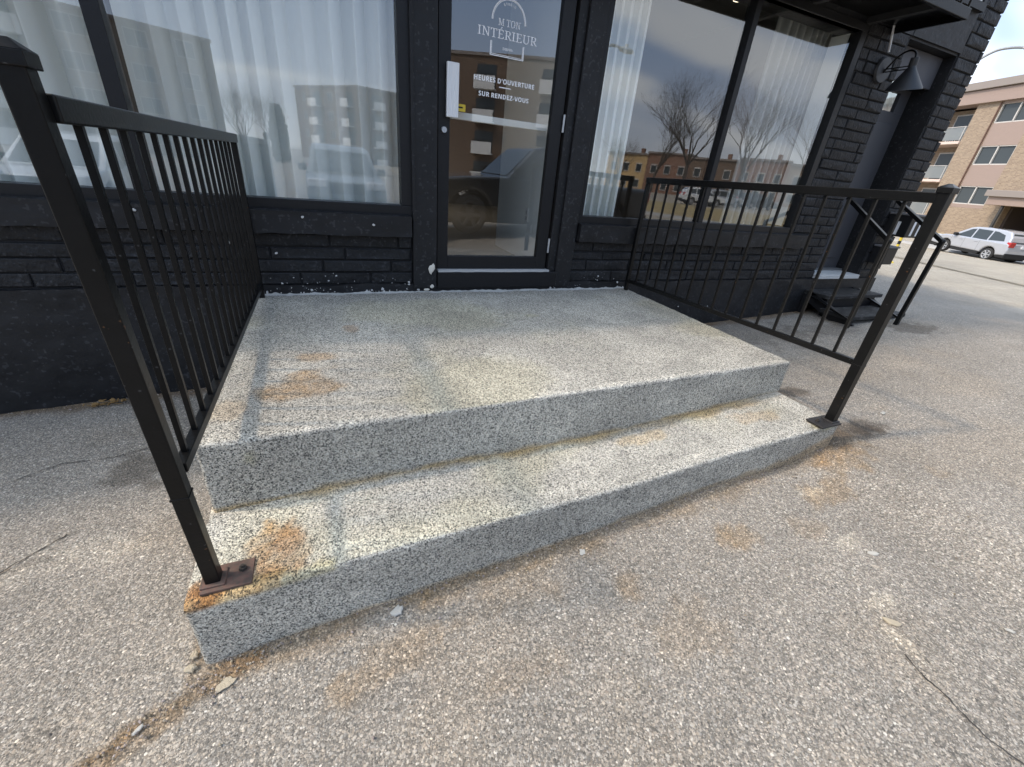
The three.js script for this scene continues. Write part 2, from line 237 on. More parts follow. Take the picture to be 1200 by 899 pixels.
{
  const t = thing('concrete_steps', 'speckled grey exposed aggregate landing with one lower step before the shop door', 'steps', [0, 0, 0]);
  const rust = [0.88, 0.63, 0.4], rustDeep = [0.68, 0.43, 0.24], moss = [0.93, 0.9, 0.6];
  const tone = (x, y, z, top) => { let s = 0.8 + 0.3 * fbm(x * 2 + 1, z * 2 + y * 4 + 5, 4) + 0.16 * (sstep(0.45, 0.62, fbm(x * 5 + 3, z * 5 + y * 9, 5)) - 0.4); if (top ? z > 1.66 && z < 1.72 || z > 2.0 : false) s *= 1 + 0.26 * sstep(0.4, 0.62, fbm(x * 7, z * 30 + 2, 4)) * sstep(0.1, 0.015, (z > 1.8 ? frontZ(x) : mix(1.745, 1.68, clamp((x + 1.67) / 2.97))) - z); let c = [s * 0.93, s * 0.9, s * 0.785]; if (top) { const k = sstep(0.46, 0.66, fbm(x * 1.6 + 20, z * 1.9 + 1, 4)) * 0.5; c = [c[0] * mix(1, 1.03, k), c[1], c[2] * mix(1, 0.8, k)]; } return c; };
  const mul = (c, k, q) => c.map((v, i) => mix(v, v * q[i], k));
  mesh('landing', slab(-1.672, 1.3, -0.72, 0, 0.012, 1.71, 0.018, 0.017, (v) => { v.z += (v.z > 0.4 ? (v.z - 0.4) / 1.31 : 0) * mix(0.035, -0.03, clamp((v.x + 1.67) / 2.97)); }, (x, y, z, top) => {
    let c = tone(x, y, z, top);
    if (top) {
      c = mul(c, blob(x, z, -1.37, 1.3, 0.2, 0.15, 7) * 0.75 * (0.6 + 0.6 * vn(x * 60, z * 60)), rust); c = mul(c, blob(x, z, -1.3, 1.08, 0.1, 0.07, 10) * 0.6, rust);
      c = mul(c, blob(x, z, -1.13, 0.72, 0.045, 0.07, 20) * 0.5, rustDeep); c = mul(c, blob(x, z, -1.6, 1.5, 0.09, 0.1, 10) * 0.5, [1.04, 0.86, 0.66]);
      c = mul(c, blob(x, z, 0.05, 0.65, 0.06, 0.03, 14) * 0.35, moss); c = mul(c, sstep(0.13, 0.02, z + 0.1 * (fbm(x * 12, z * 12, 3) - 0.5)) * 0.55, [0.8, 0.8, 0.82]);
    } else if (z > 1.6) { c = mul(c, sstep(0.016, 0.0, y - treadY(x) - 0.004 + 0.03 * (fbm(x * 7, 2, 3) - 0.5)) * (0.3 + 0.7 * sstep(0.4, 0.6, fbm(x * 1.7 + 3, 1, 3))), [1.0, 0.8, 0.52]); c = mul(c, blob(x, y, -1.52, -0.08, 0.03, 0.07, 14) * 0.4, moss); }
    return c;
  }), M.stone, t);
  mesh('lower_step', slab(-1.688, 1.292, -0.82, -0.268, 1.6, 2.1, 0.02, 0.017, (v) => { v.z += (frontZ(v.x) - 2.1) * clamp((v.z - 1.85) / 0.25); v.y += (treadY(v.x) + 0.268) * clamp((v.y + 0.7) / 0.4); }, (x, y, z, top) => {
    let c = tone(x + 7, y, z, top);
    if (top || y > -0.3) {
      c = mul(c, blob(x, z, -1.46, 1.97, 0.09, 0.14, 16) * 0.85 * (0.5 + 0.7 * vn(x * 70, z * 70)), rust); c = mul(c, blob(x, z, -1.43, 1.95, 0.05, 0.09, 22) * 0.45, rustDeep); c = mul(c, blob(x, z, -1.56, 2.06, 0.14, 0.09, 16) * 0.8, rust); c = mul(c, blob(x, z, -1.645, 2.08, 0.05, 0.08, 18) * 0.9, rustDeep); c = mul(c, blob(x, z, -1.5, 2.09, 0.22, 0.035, 14) * 0.6, [1.06, 0.97, 0.62]);
      c = mul(c, sstep(1.77, 1.71, z + 0.1 * (fbm(x * 6, z * 5, 3) - 0.5)) * (0.15 + 0.85 * sstep(0.4, 0.62, fbm(x * 1.4 + 8, 2, 3))), [1.0, 0.78, 0.5]);
      c = mul(c, blob(x, z, 1.25, 2.06, 0.12, 0.05, 12) * 0.6, moss); c = mul(c, blob(x, z, 0.9, 1.85, 0.18, 0.08, 9) * 0.5, [1.05, 0.84, 0.6]); c = mul(c, blob(x, z, 0.1, 1.8, 0.2, 0.06, 9) * 0.55, [1.06, 0.86, 0.58]);
    } else if (z > 1.95) c = mul(c, sstep(0.02, 0.0, y - groundY(x, z) + 0.03 * (fbm(x * 9, 5, 3) - 0.5)) * 0.75, [0.95, 0.74, 0.5]);
    return c;
  }), M.stone, t);
  // uneven bead of old caulk and chipped paint where the landing meets the wall
  const pos = [], idx = []; const N = 260; for (let i = 0; i <= N; i++) { const x = mix(-1.62, 1.28, i / N), a = 0.001 + 0.022 * Math.pow(fbm(x * 24, 2, 3), 2.2), b = 0.018 + 0.06 * Math.pow(fbm(x * 17, 8, 3), 2); pos.push(x, a, 0.017, x, a * 0.8 + 0.004, mix(0.017, b, 0.5), x, -0.006, b + 0.012); } for (let i = 0; i < N; i++) for (let k = 0; k < 2; k++) { const a = i * 3 + k; idx.push(a, a + 1, a + 3, a + 1, a + 4, a + 3); }
  const g = new THREE.BufferGeometry(); g.setAttribute('position', new THREE.Float32BufferAttribute(pos, 3)); g.setIndex(idx); g.computeVertexNormals(); g.setAttribute('uv', new THREE.Float32BufferAttribute(new Float32Array(pos.length / 3 * 2), 2)); mesh('caulk_bead', g, std({ color: lin(0.38, 0.375, 0.35), roughness: 0.95, bumpMap: rep(smoothBump, 25), bumpScale: 0.004 }), t);
}

// ---------------------------------------------------------------- shop building
const shop = thing('shop_building', 'black painted brick storefront with large windows and glass door', 'building', [0, 0, 0]);
const part = (name, geo, mat, parent = shop) => mesh(name, geo, mat, parent);
function brickGeo(w, h, d) { // chamfered, slightly crooked face towards +z
  const c = Math.min(0.006, h * 0.1), j = () => rr(-0.0022, 0.0022), f = () => rr(-0.004, 0.003), X = w / 2, Y = h / 2;
  const o = [[-X + j(), -Y + j()], [X + j(), -Y + j()], [X + j(), Y + j()], [-X + j(), Y + j()]], P = [];
  o.forEach(([x, y]) => P.push([x, y, -d])); o.forEach(([x, y]) => P.push([x, y, -c])); o.forEach(([x, y]) => P.push([x - Math.sign(x) * c, y - Math.sign(y) * c, f()])); P.push([rr(-X, X) * 0.5, rr(-Y, Y) * 0.4, rr(-0.002, 0.005)]);
  const F = []; for (const l of [0, 4]) for (let i = 0; i < 4; i++) { const k = (i + 1) % 4; F.push(l + i, l + k, l + 4 + i, l + k, l + 4 + k, l + 4 + i); } for (let i = 0; i < 4; i++) F.push(8 + i, 8 + (i + 1) % 4, 12);
  const pos = []; F.forEach((i) => pos.push(...P[i])); const g = new THREE.BufferGeometry(); g.setAttribute('position', new THREE.Float32BufferAttribute(pos, 3)); g.computeVertexNormals(); return g;
}
const brickPool = {};
function brick(parent, x0, x1, y0, y1, z = 0) {
  const w = x1 - x0, h = y1 - y0, key = `${w.toFixed(2)}_${h.toFixed(2)}`; const pool = brickPool[key] ??= []; let g;
  if (pool.length < 4) { g = uvM(brickGeo(w, h, 0.03)); const u = g.attributes.uv, a = rnd(), b = rnd(); for (let i = 0; i < u.count; i++) u.setXY(i, u.getX(i) + a, u.getY(i) + b); pool.push(g); } else g = pool[Math.floor(rnd() * 4)];
  const m = mesh('brick', g, M.block, parent); m.position.set((x0 + x1) / 2, (y0 + y1) / 2, z + rr(-0.003, 0.003)); return m;
}
function courses(parent, x0, x1, ys, len, joint, z = 0, phase = 0) {
  ys.forEach(([a, b], r) => { let x = x0 - ((r % 2 ? len / 2 : 0) + phase * ((r * 0.37) % 1)) % len; while (x < x1 - 0.01) { const l = Math.max(x, x0), e = Math.min(x + len - joint, x1); if (e - l > 0.03) brick(parent, l, e, a, b, z); x += len; } });
}
const rowsOf = (y0, y1, h, j) => { const l = []; for (let y = y0; y < y1 - h * 0.3; y += h) l.push([y + j / 2, Math.min(y + h - j / 2, y1)]); return l; };
const TOP = 4.4;
{
  const wl = part('wall', [bx(-7, -0.636, -1.2, 0.53, -0.2, -0.014), bx(-7, -5.0, 0.53, 2.25, -0.2, 0)], M.mortar);
  courses(wl, -3.6, -0.64, [[0.064, 0.138], [0.149, 0.219], [0.23, 0.302], [0.313, 0.392]], 0.445, 0.011, 0, 0.21);
  const wr = part('wall', [bx(0.683, 3.95, -1.2, 0.53, -0.2, -0.014), bx(3.31, 3.95, 0.53, 2.29, -0.2, -0.014)], M.mortar);
  courses(wr, 0.687, 3.56, [[0.064, 0.15], [0.161, 0.238], [0.249, 0.308], [0.319, 0.392]], 0.445, 0.011, 0, 0.17);
  courses(wr, 3.335, 3.947, rowsOf(0.545, 2.29, 0.087, 0.011), 0.4, 0.011, 0, 0.3); courses(wr, 3.57, 3.947, rowsOf(0.064, 0.54, 0.087, 0.011), 0.4, 0.011, 0, 0.3);
  const pier = part('wall', [bx(4.8, 5.185, -1.2, TOP, -0.3, -0.014), bx(5.0, 5.185, -1.2, 1.6, -1.3, -0.3), bx(5.0, 5.185, 2.3, TOP, -1.3, -0.3), bx(5.0, 5.185, 1.6, 2.3, -0.52, -0.3), bx(5.0, 5.185, -1.2, TOP, -9, -1.3)], M.mortar);
  courses(pier, 4.803, 5.2, rowsOf(0.064, TOP - 0.05, 0.1, 0.012), 0.4, 0.011, 0, 0.33);
  part('wall', [bx(-7, 3.95, 2.29, TOP, -0.2, 0.0), bx(3.95, 4.8, 2.29, TOP, -0.5, 0.004), bx(-7, -6.8, -1.2, TOP, -9, -0.2), bx(-7, 5.0, -1.2, TOP, -9.2, -9), bx(-5, 3.31, 2.2, 2.29, -0.2, 0)], M.paint);
  part('roof', bx(-7, 5.15, TOP - 0.25, TOP - 0.06, -9, -0.2), M.dark);
  // rendered plinth
  const plinth = (x0, x1) => { const g = new THREE.BoxGeometry(x1 - x0, 1.26, 0.05, Math.ceil((x1 - x0) / 0.03), 42, 1); g.translate((x0 + x1) / 2, 0.06 - 0.63, 0.0); const p = g.attributes.position; for (let i = 0; i < p.count; i++) { const x = p.getX(i), y = p.getY(i); if (p.getZ(i) > 0) p.setZ(i, 0.016 + 0.02 * (fbm(x * 3, y * 3, 4) - 0.5) + 0.012 * (fbm(x * 14, y * 14, 3) - 0.5)); if (y > 0.05) p.setY(i, y + 0.03 * (fbm(x * 5, 1, 3) - 0.5)); } g.computeVertexNormals(); return uvM(g); };
  part('plinth', plinth(-7, -0.47), M.paint); part('plinth', plinth(0.54, 3.98), M.paint); part('plinth', bx(-0.47, 0.54, -1, 0.05, -0.2, 0.012), M.paint); part('plinth', bx(3.9, 5.2, -1.2, 0.06, -0.3, 0.006), M.paint);
  // sills
  const sill = (x0, x1) => { const g = new THREE.BoxGeometry(x1 - x0, 0.14, 0.1, Math.ceil((x1 - x0) / 0.025), 6, 4); g.translate((x0 + x1) / 2, 0.468, 0.012); const p = g.attributes.position; for (let i = 0; i < p.count; i++) { let x = p.getX(i), y = p.getY(i), z = p.getZ(i); const k = (fbm(x * 6, y * 9 + z * 9, 3) - 0.5) * 0.012; if (z > 0.03) z += k; if (y < 0.41) y += (fbm(x * 8, 3, 3) - 0.5) * 0.014; if (y > 0.52) y -= z > 0.04 ? 0.008 : 0; p.setXYZ(i, x, y, z); } g.computeVertexNormals(); return uvM(g); };
  part('window_sill', sill(-7, -0.648), M.paint); part('window_sill', sill(0.7, 3.52), M.paint);
  // pilasters and jambs either side of the door
  part('pilaster', [bx(-0.636, -0.467, 0.03, 2.25, -0.12, 0.03, 0.006), bx(-0.637, -0.615, 0.5, 2.25, 0.03, 0.038, 0.003)], M.paint);
  part('pilaster', [bx(0.536, 0.683, 0.03, 2.25, -0.12, 0.03, 0.006), bx(0.47, 0.536, 0.05, 2.25, -0.12, 0.006, 0.004)], M.paint);
  // shop windows: frame, mullion, panes
  const wn = (x0, x1, mx, y1, mw) => {
    const fr = part('window_frame', [bx(x0 - 0.07, x1 + 0.075, 0.535, 0.594, -0.09, 0.012, 0.004), bx(x0 - 0.07, x0, 0.594, y1, -0.09, 0.012, 0.004), bx(x1, x1 + 0.075, 0.594, y1, -0.09, 0.012, 0.004), bx(x0 - 0.07, x1 + 0.075, y1, y1 + 0.06, -0.09, 0.012, 0.004)], M.frame);
    mesh('mullion', bx(mx - mw, mx + mw, 0.594, y1, -0.09, 0.008, 0.004), M.frame, fr);
    mesh('pane', pane(x0, mx - mw, 0.594, y1, -0.03), M.glass, fr); mesh('pane', pane(mx + mw, x1, 0.594, y1, -0.03), M.glass, fr);
  };
  wn(-4.95, -0.705, -2.106, 2.2, 0.037); wn(0.728, 3.234, 1.996, 2.2, 0.028);
  // pale inner jamb seen at the right end of the window
  part('window_reveal', bx(3.236, 3.3, 0.6, 2.2, -0.26, -0.092), M.plaster);
  // glass door
  const door = part('door', [bx(-0.455, -0.376, 0.165, 2.3, -0.06, -0.012, 0.003), bx(0.361, 0.452, 0.165, 2.3, -0.06, -0.012, 0.003), bx(-0.376, 0.361, 0.165, 0.26, -0.06, -0.012, 0.003), bx(-0.376, 0.361, 2.15, 2.3, -0.06, -0.012, 0.003)], M.frame);
  mesh('pane', pane(-0.376, 0.361, 0.26, 2.15, -0.036), M.glass, door);
  mesh('pull_handle', [bx(-0.409, -0.332, 1.14, 1.43, 0.004, 0.03, 0.004), ...[-0.398, -0.38, -0.362, -0.344].map((x) => bx(x, x + 0.006, 1.142, 1.428, 0.028, 0.034, 0.002)), bx(-0.39, -0.35, 1.17, 1.2, -0.012, 0.005), bx(-0.39, -0.35, 1.37, 1.4, -0.012, 0.005)], M.white, door);
  mesh('push_bar', [bx(-0.4, 0.38, 1.142, 1.186, -0.105, -0.078, 0.006), bx(-0.42, -0.39, 1.13, 1.2, -0.1, -0.06), bx(0.37, 0.4, 1.13, 1.2, -0.1, -0.06)], std({ color: lin(0.6, 0.62, 0.62), roughness: 0.35 }), door);
  const lk = new THREE.CylinderGeometry(0.017, 0.019, 0.02, 20); lk.rotateX(Math.PI / 2); lk.translate(-0.417, 1.068, -0.003); mesh('lock', [lk, bx(-0.4185, -0.4155, 1.06, 1.076, 0.005, 0.009)], M.steel, door);
  mesh('sticker', [bx(-0.328, -0.267, 1.185, 1.226, -0.035, -0.0345)], M.yellow, door); mesh('sticker_print', [bx(-0.322, -0.285, 1.203, 1.212, -0.0343, -0.034)], M.dark, door);
  for (const y of [1.2, 0.354]) mesh('hinge', cyl([0.456, y - 0.055, 0.0], [0.456, y + 0.055, 0.0], 0.008, 0.008, 10), M.steel, door);
  // threshold with its scuffed strip
  part('threshold', [bx(-0.46, 0.55, 0.03, 0.15, -0.2, 0.035, 0.006)], M.frame); 
  { const g = new THREE.BoxGeometry(0.93, 0.014, 0.06, 90, 1, 3); g.translate(0.01, 0.158, 0.004); const p = g.attributes.position; for (let i = 0; i < p.count; i++) if (p.getZ(i) > 0.02) p.setZ(i, 0.022 + 0.02 * fbm(p.getX(i) * 20, 1, 3)); g.computeVertexNormals(); part('threshold_strip', uvM(g), std({ color: lin(0.42, 0.42, 0.41), roughness: 0.7, bumpMap: rep(smoothBump, 6), bumpScale: 0.004 })); }
  // chipped corner of the jamb, bare plaster showing, and flakes at the foot of the wall
  const chip = (x, y, z, s, e = 1) => { const g = new THREE.IcosahedronGeometry(s, 1), p = g.attributes.position; const k = rnd() * 90; for (let i = 0; i < p.count; i++) { const a = p.getX(i), b = p.getY(i), c = p.getZ(i), f = 0.6 + 0.8 * vn(a / s * 1.5 + k, b / s * 1.5 + c / s); p.setXYZ(i, a * f, b * f * e, c * 0.3 * f); } g.computeVertexNormals(); g.translate(x, y, z); return g; };
  seed = 55; const bare = std({ color: lin(0.62, 0.58, 0.5), roughness: 0.95 });
  for (const q of [[-0.508, 0.175, 0.03, 0.023, 1.6], [-0.5, 0.045, 0.03, 0.016, 1], [-0.545, 0.02, 0.03, 0.02, 0.5]]) part('bare_plaster', chip(...q), bare).userData.label = 'pale bare plaster where the black paint chipped off';
  const fl = []; for (let i = 0; i < 100; i++) { const x = rnd() < 0.7 ? rr(-1.6, -0.5) : rr(0.5, 1.3), y = 0.012 + 0.13 * Math.pow(rnd(), 2.5); fl.push(chip(x, y, 0.021, 0.0025 + 0.007 * Math.pow(rnd(), 4), rr(0.5, 1.4))); }
  for (const [x, y] of [[-1.32, 0.5], [-0.9, 0.47], [-1.5, 0.27], [2.0, -0.2], [2.15, -0.16], [2.4, -0.21], [1.9, -0.1], [-2.15, 0.5], [-1.75, 0.33]]) fl.push(chip(x, y, y > 0.39 ? 0.066 : 0.02, 0.008));
  tag(part('paint_flake', fl, std({ color: lin(0.5, 0.49, 0.47), roughness: 0.9 })), null, null, null, 'stuff');
  // side entrance: reveals, header, door
  part('side_recess', [bx(3.94, 3.955, 0.06, 2.29, -0.5, -0.016), bx(4.79, 4.803, 0.06, 2.29, -0.33, -0.016), bx(3.94, 4.803, 2.27, 2.29, -0.5, -0.016), bx(3.94, 4.803, 0.0, 0.06, -0.6, 0.0)], M.paint);
  part('transom_panel', bx(3.96, 4.785, 2.0, 2.265, -0.16, -0.12, 0.004), std({ color: lin(0.07, 0.07, 0.078), roughness: 0.6 }));
  const sd = part('side_door', [bx(3.96, 4.785, 0.1, 1.79, -0.32, -0.28, 0.004), bx(3.96, 4.4, 1.79, 1.96, -0.32, -0.28), bx(4.62, 4.785, 1.79, 1.96, -0.32, -0.28), bx(3.96, 4.785, 1.96, 2.0, -0.32, -0.28), bx(4.06, 4.34, 0.25, 0.85, -0.28, -0.27, 0.004), bx(4.4, 4.68, 0.25, 0.85, -0.28, -0.27, 0.004), bx(4.06, 4.68, 0.98, 1.68, -0.28, -0.27, 0.004)], std({ color: lin(0.055, 0.055, 0.06), roughness: 0.5 }));
  const sw = part('side_window', [bx(5.02, 5.08, 1.6, 1.64, -1.3, -0.52), bx(5.02, 5.08, 2.26, 2.3, -1.3, -0.52)], M.frame); const sp = new THREE.PlaneGeometry(0.78, 0.62); sp.rotateY(Math.PI / 2); sp.translate(5.06, 1.95, -0.91); mesh('pane', sp, M.clear, sw); const bl = new THREE.PlaneGeometry(0.78, 0.62, 40, 1); { const p = bl.attributes.position; for (let i = 0; i < p.count; i++) p.setZ(i, 0.012 * Math.sin(p.getX(i) * 60)); bl.computeVertexNormals(); } bl.rotateY(Math.PI / 2); bl.translate(5.0, 1.95, -0.91); mesh('net_curtain', bl, new THREE.MeshPhysicalMaterial({ color: lin(0.85, 0.88, 0.88), transmission: 0.8, thickness: 0, roughness: 1, transparent: true, opacity: 0.55, side: THREE.DoubleSide }), sw);
  mesh('pane', pane(4.4, 4.62, 1.79, 1.96, -0.3), M.clear, sd); 
  part('door_sill', bx(3.98, 4.78, 0.06, 0.108, -0.28, 0.03, 0.006), std({ color: lin(0.5, 0.5, 0.48), roughness: 0.8, bumpMap: rep(smoothBump, 5), bumpScale: 0.006 }));
  part('conduit', cyl([3.6, 2.3, 0.02], [3.67, 2.12, 0.02], 0.009), M.white);
  const uw = part('upper_window', [bx(4.16, 4.22, 2.66, 3.7, 0.004, 0.03), bx(4.74, 4.79, 2.66, 3.7, 0.004, 0.03), bx(4.16, 4.79, 2.6, 2.66, 0.004, 0.04), bx(4.16, 4.79, 3.7, 3.76, 0.004, 0.03)], M.frame); mesh('pane', pane(4.22, 4.74, 2.66, 3.7, 0.02), M.clear, uw); mesh('blind', bx(4.22, 4.74, 2.66, 3.7, 0.006, 0.01), M.white, uw);
  // steel balcony over the shopfront
  const bc = part('balcony', [bx(-6.5, 3.65, 2.298, 2.312, 0.003, 0.504)], M.iron);
  mesh('edge_beam', [bx(-6.5, 3.65, 2.245, 2.315, 0.505, 0.535, 0.004), bx(3.63, 3.652, 2.245, 2.315, 0.003, 0.505, 0.003)], M.iron, bc);
  for (let i = 0; i < 14; i++) { const x = 3.25 - i * 0.72; mesh('joist', [bx(x, x + 0.012, 2.262, 2.297, 0.003, 0.504), bx(x, x + 0.05, 2.25, 2.262, 0.003, 0.504)], std({ color: lin(0.03, 0.03, 0.03), roughness: 0.5 }), bc); }
  for (let i = 0; i < 36; i++) mesh('baluster', bar([3.62 - i * 0.12, 2.315, 0.52], [3.62 - i * 0.12, 3.3, 0.52], 0.016), M.iron, bc);
  mesh('top_rail', bar([3.63, 3.32, 0.52], [-6.4, 3.32, 0.52], 0.04), M.iron, bc);
}
function pane(x0, x1, y0, y1, z) { const g = new THREE.PlaneGeometry(x1 - x0, y1 - y0); g.translate((x0 + x1) / 2, (y0 + y1) / 2, z); return g; }

// lettering on the door glass
{
  const L = new FontLoader(), serif = await L.loadAsync('fonts/droid/droid_serif_regular.typeface.json'), sans = await L.loadAsync('fonts/droid/droid_sans_bold.typeface.json');
  const door = shop.children.find((o) => o.name === 'door'); const Z = -0.0355;
  const word = (txt, font, cx, y, w, h, rot = 0) => { const g = new TextGeometry(txt, { font, size: 1, depth: 0.0006, curveSegments: 4, bevelEnabled: false }); g.computeBoundingBox(); const b = g.boundingBox, capH = font === serif ? 0.714 * 1.0 : 0.714; g.translate(-(b.min.x + b.max.x) / 2, 0, 0); const hh = h / 1.0; g.scale(w / (b.max.x - b.min.x), hh, 1); if (rot) g.rotateZ(rot); g.translate(cx, y, Z); return g; };
  const cap = (f) => { const g = new TextGeometry('H', { font: f, size: 1, depth: 0.1 }); g.computeBoundingBox(); return g.boundingBox.max.y; }; const cs = 1 / cap(serif), cb = 1 / cap(sans);
  const out = [word('M TON', serif, 0.004, 1.672, 0.15, 0.035 * cs), word('INTÉRIEUR', serif, 0, 1.607, 0.408, 0.045 * cs)];
  'STUDIO'.split('').forEach((ch, i) => { const a = (2.5 - i) * 0.165 + Math.PI / 2; out.push(word(ch, sans, 0.083 * Math.cos(a), 1.694 + 0.083 * Math.sin(a), ch === 'I' ? 0.003 : 0.009, 0.012 * cb, a - Math.PI / 2)); });
  out.push(word('DESIGN', sans, 0.002, 1.552, 0.066, 0.013 * cb));
  const arcs = []; for (const [r0, r1] of [[0.106, 0.1095], [0.1115, 0.1175]]) { const s = new THREE.Shape(); s.absarc(0, 0, r1, 0, Math.PI, false); s.absarc(0, 0, r0, Math.PI, 0, true); const g = new THREE.ExtrudeGeometry(s, { depth: 0.0006, bevelEnabled: false, curveSegments: 40 }); g.translate(0, 1.695, Z); arcs.push(g); }
  const fr = [[-0.1175, -0.1115, 1.515, 1.59], [-0.1095, -0.106, 1.523, 1.59], [0.1115, 0.1175, 1.515, 1.59], [0.106, 0.1095, 1.523, 1.59], [-0.1115, 0.1115, 1.515, 1.5195], [-0.106, 0.106, 1.523, 1.526]].map(([a, b, c, d]) => bx(a, b, c, d, Z, Z + 0.0006));
  mesh('door_lettering', out, M.letter, door); mesh('door_emblem', [...arcs, ...fr], M.letter, door);
  mesh('door_lettering', [word("HEURES D'OUVERTURE", sans, 0, 1.373, 0.43, 0.027 * cb), word('SUR RENDEZ-VOUS', sans, 0, 1.29, 0.362, 0.026 * cb), bx(-0.04, 0.044, 1.3505, 1.356, Z, Z + 0.0006)], M.letter, door);
}

// ---------------------------------------------------------------- room behind the glass
struct('interior_floor', bx(-6.8, 5.0, 0.05, 0.13, -9, -0.2), M.floorIn);
struct('interior_ceiling', bx(-6.8, 3.6, 2.62, 2.7, -9, -0.2), M.ceiling);
struct('interior_wall', [bx(-6.8, -6.7, 0.13, 2.62, -9, -0.2), bx(-6.7, 3.6, 0.13, 2.62, -6.2, -6.1)], std({ color: lin(0.13, 0.13, 0.13), roughness: 0.9 }));
struct('interior_wall', [bx(3.5, 3.6, 0.13, 2.62, -6.1, -0.2)], std({ color: lin(0.13, 0.13, 0.13), roughness: 0.9 }));
struct('partition_wall', [bx(0.5, 0.62, 0.13, 2.62, -1.3, -0.16)], M.plaster);
{ const o = thing('wall_outlet', 'white electrical outlet on the partition wall inside the door', 'outlet', [0.5, 0.52, -0.56]); mesh('cover_plate', bx(-0.008, 0, -0.058, 0.058, -0.036, 0.036, 0.003), M.white, o); mesh('socket', [bx(-0.0095, -0.008, 0.008, 0.04, -0.016, 0.016), bx(-0.0095, -0.008, -0.04, -0.008, -0.016, 0.016)], std({ color: lin(0.5, 0.5, 0.5) }), o); }
for (const [x, z, lab, pw = 1.5] of [[2.94, -1.2, 'lit round ceiling downlight at the top of the right shop window'], [1.5, -3.6, 'lit ceiling downlight seen through the door glass over the lettering'], [-0.15, -4.6, 'lit ceiling downlight behind the left curtain, right one', 9], [-0.9, -5.4, 'lit ceiling downlight behind the left curtain, deeper one', 9]]) {
  const o = thing('ceiling_downlight', lab, 'downlight', [x, 2.62, z], 0, 'downlights in the shop ceiling');
  const ring = new THREE.TorusGeometry(0.062, 0.008, 8, 28); ring.rotateX(Math.PI / 2); mesh('trim_ring', ring, M.white, o);
  const disc = new THREE.CylinderGeometry(0.055, 0.055, 0.006, 28); disc.translate(0, -0.004, 0); const d = mesh('lamp_lens', disc, std({ color: 0x222222, emissive: lin(1, 0.86, 0.62), emissiveIntensity: 3 }), o); d.castShadow = false;
  const l = new THREE.SpotLight(0xffeacf, pw, 0, 1.1, 0.6); l.position.set(x, 2.6, z); l.target.position.set(x, 0, z); l.castShadow = true; l.shadow.radius = 4; scene.add(l, l.target);
}
function curtain(name, label, x0, x1, z, per, amp, mat, y0 = 0.2, y1 = 2.5, sd = 1, group) {
  const pos = [], idx = [], uv = []; const N = Math.ceil((x1 - x0) / 0.006), H = 14;
  let ph = 0; for (let i = 0; i <= N; i++) { const x = mix(x0, x1, i / N); ph += 0.006 / (per * (0.75 + 0.6 * vn(x * 5, sd))); const A = amp * (0.65 + 0.7 * vn(x * 7, sd + 4)); for (let k = 0; k <= H; k++) { const v = k / H, b = Math.sin(ph * 6.283 + 0.5 * (vn(x * 3, v * 2 + sd) - 0.5)); const s = Math.sign(b) * Math.pow(Math.abs(b), 0.6); pos.push(x + 0.25 * A * Math.cos(ph * 12.57) * (1.2 - v * 0.4) , mix(y0, y1, v), z + A * s * (1.1 - 0.25 * v) + 0.012 * (fbm(x * 4, v * 3, 2) - 0.5)); uv.push(x, v * 2.3); } }
  for (let i = 0; i < N; i++) for (let k = 0; k < H; k++) { const a = i * (H + 1) + k; idx.push(a, a + H + 1, a + 1, a + H + 1, a + H + 2, a + 1); }
  const g = new THREE.BufferGeometry(); g.setAttribute('position', new THREE.Float32BufferAttribute(pos, 3)); g.setAttribute('uv', new THREE.Float32BufferAttribute(uv, 2)); g.setIndex(idx); g.computeVertexNormals();
  return tag(mesh(name, g, mat), label, 'curtain', group);
}
curtain('curtain', 'pale pleated curtain across the leftmost shop pane', -5.0, -2.1, -0.24, 0.15, 0.05, M.curtain, 0.2, 2.5, 1, 'curtains in the shop windows');
curtain('curtain', 'pale pleated curtain filling the pane left of the glass door', -2.09, -0.55, -0.24, 0.125, 0.046, M.curtain, 0.2, 2.5, 9, 'curtains in the shop windows');
curtain('curtain', 'gathered white curtain at the left edge of the right shop window', 0.68, 1.16, -0.2, 0.085, 0.036, M.curtain, 0.2, 2.5, 14, 'curtains in the shop windows');
curtain('sheer_curtain', 'thin see-through curtain near the right end of the right shop window', 2.55, 3.28, -0.3, 0.09, 0.03, M.sheer, 0.2, 2.5, 21, 'curtains in the shop windows');

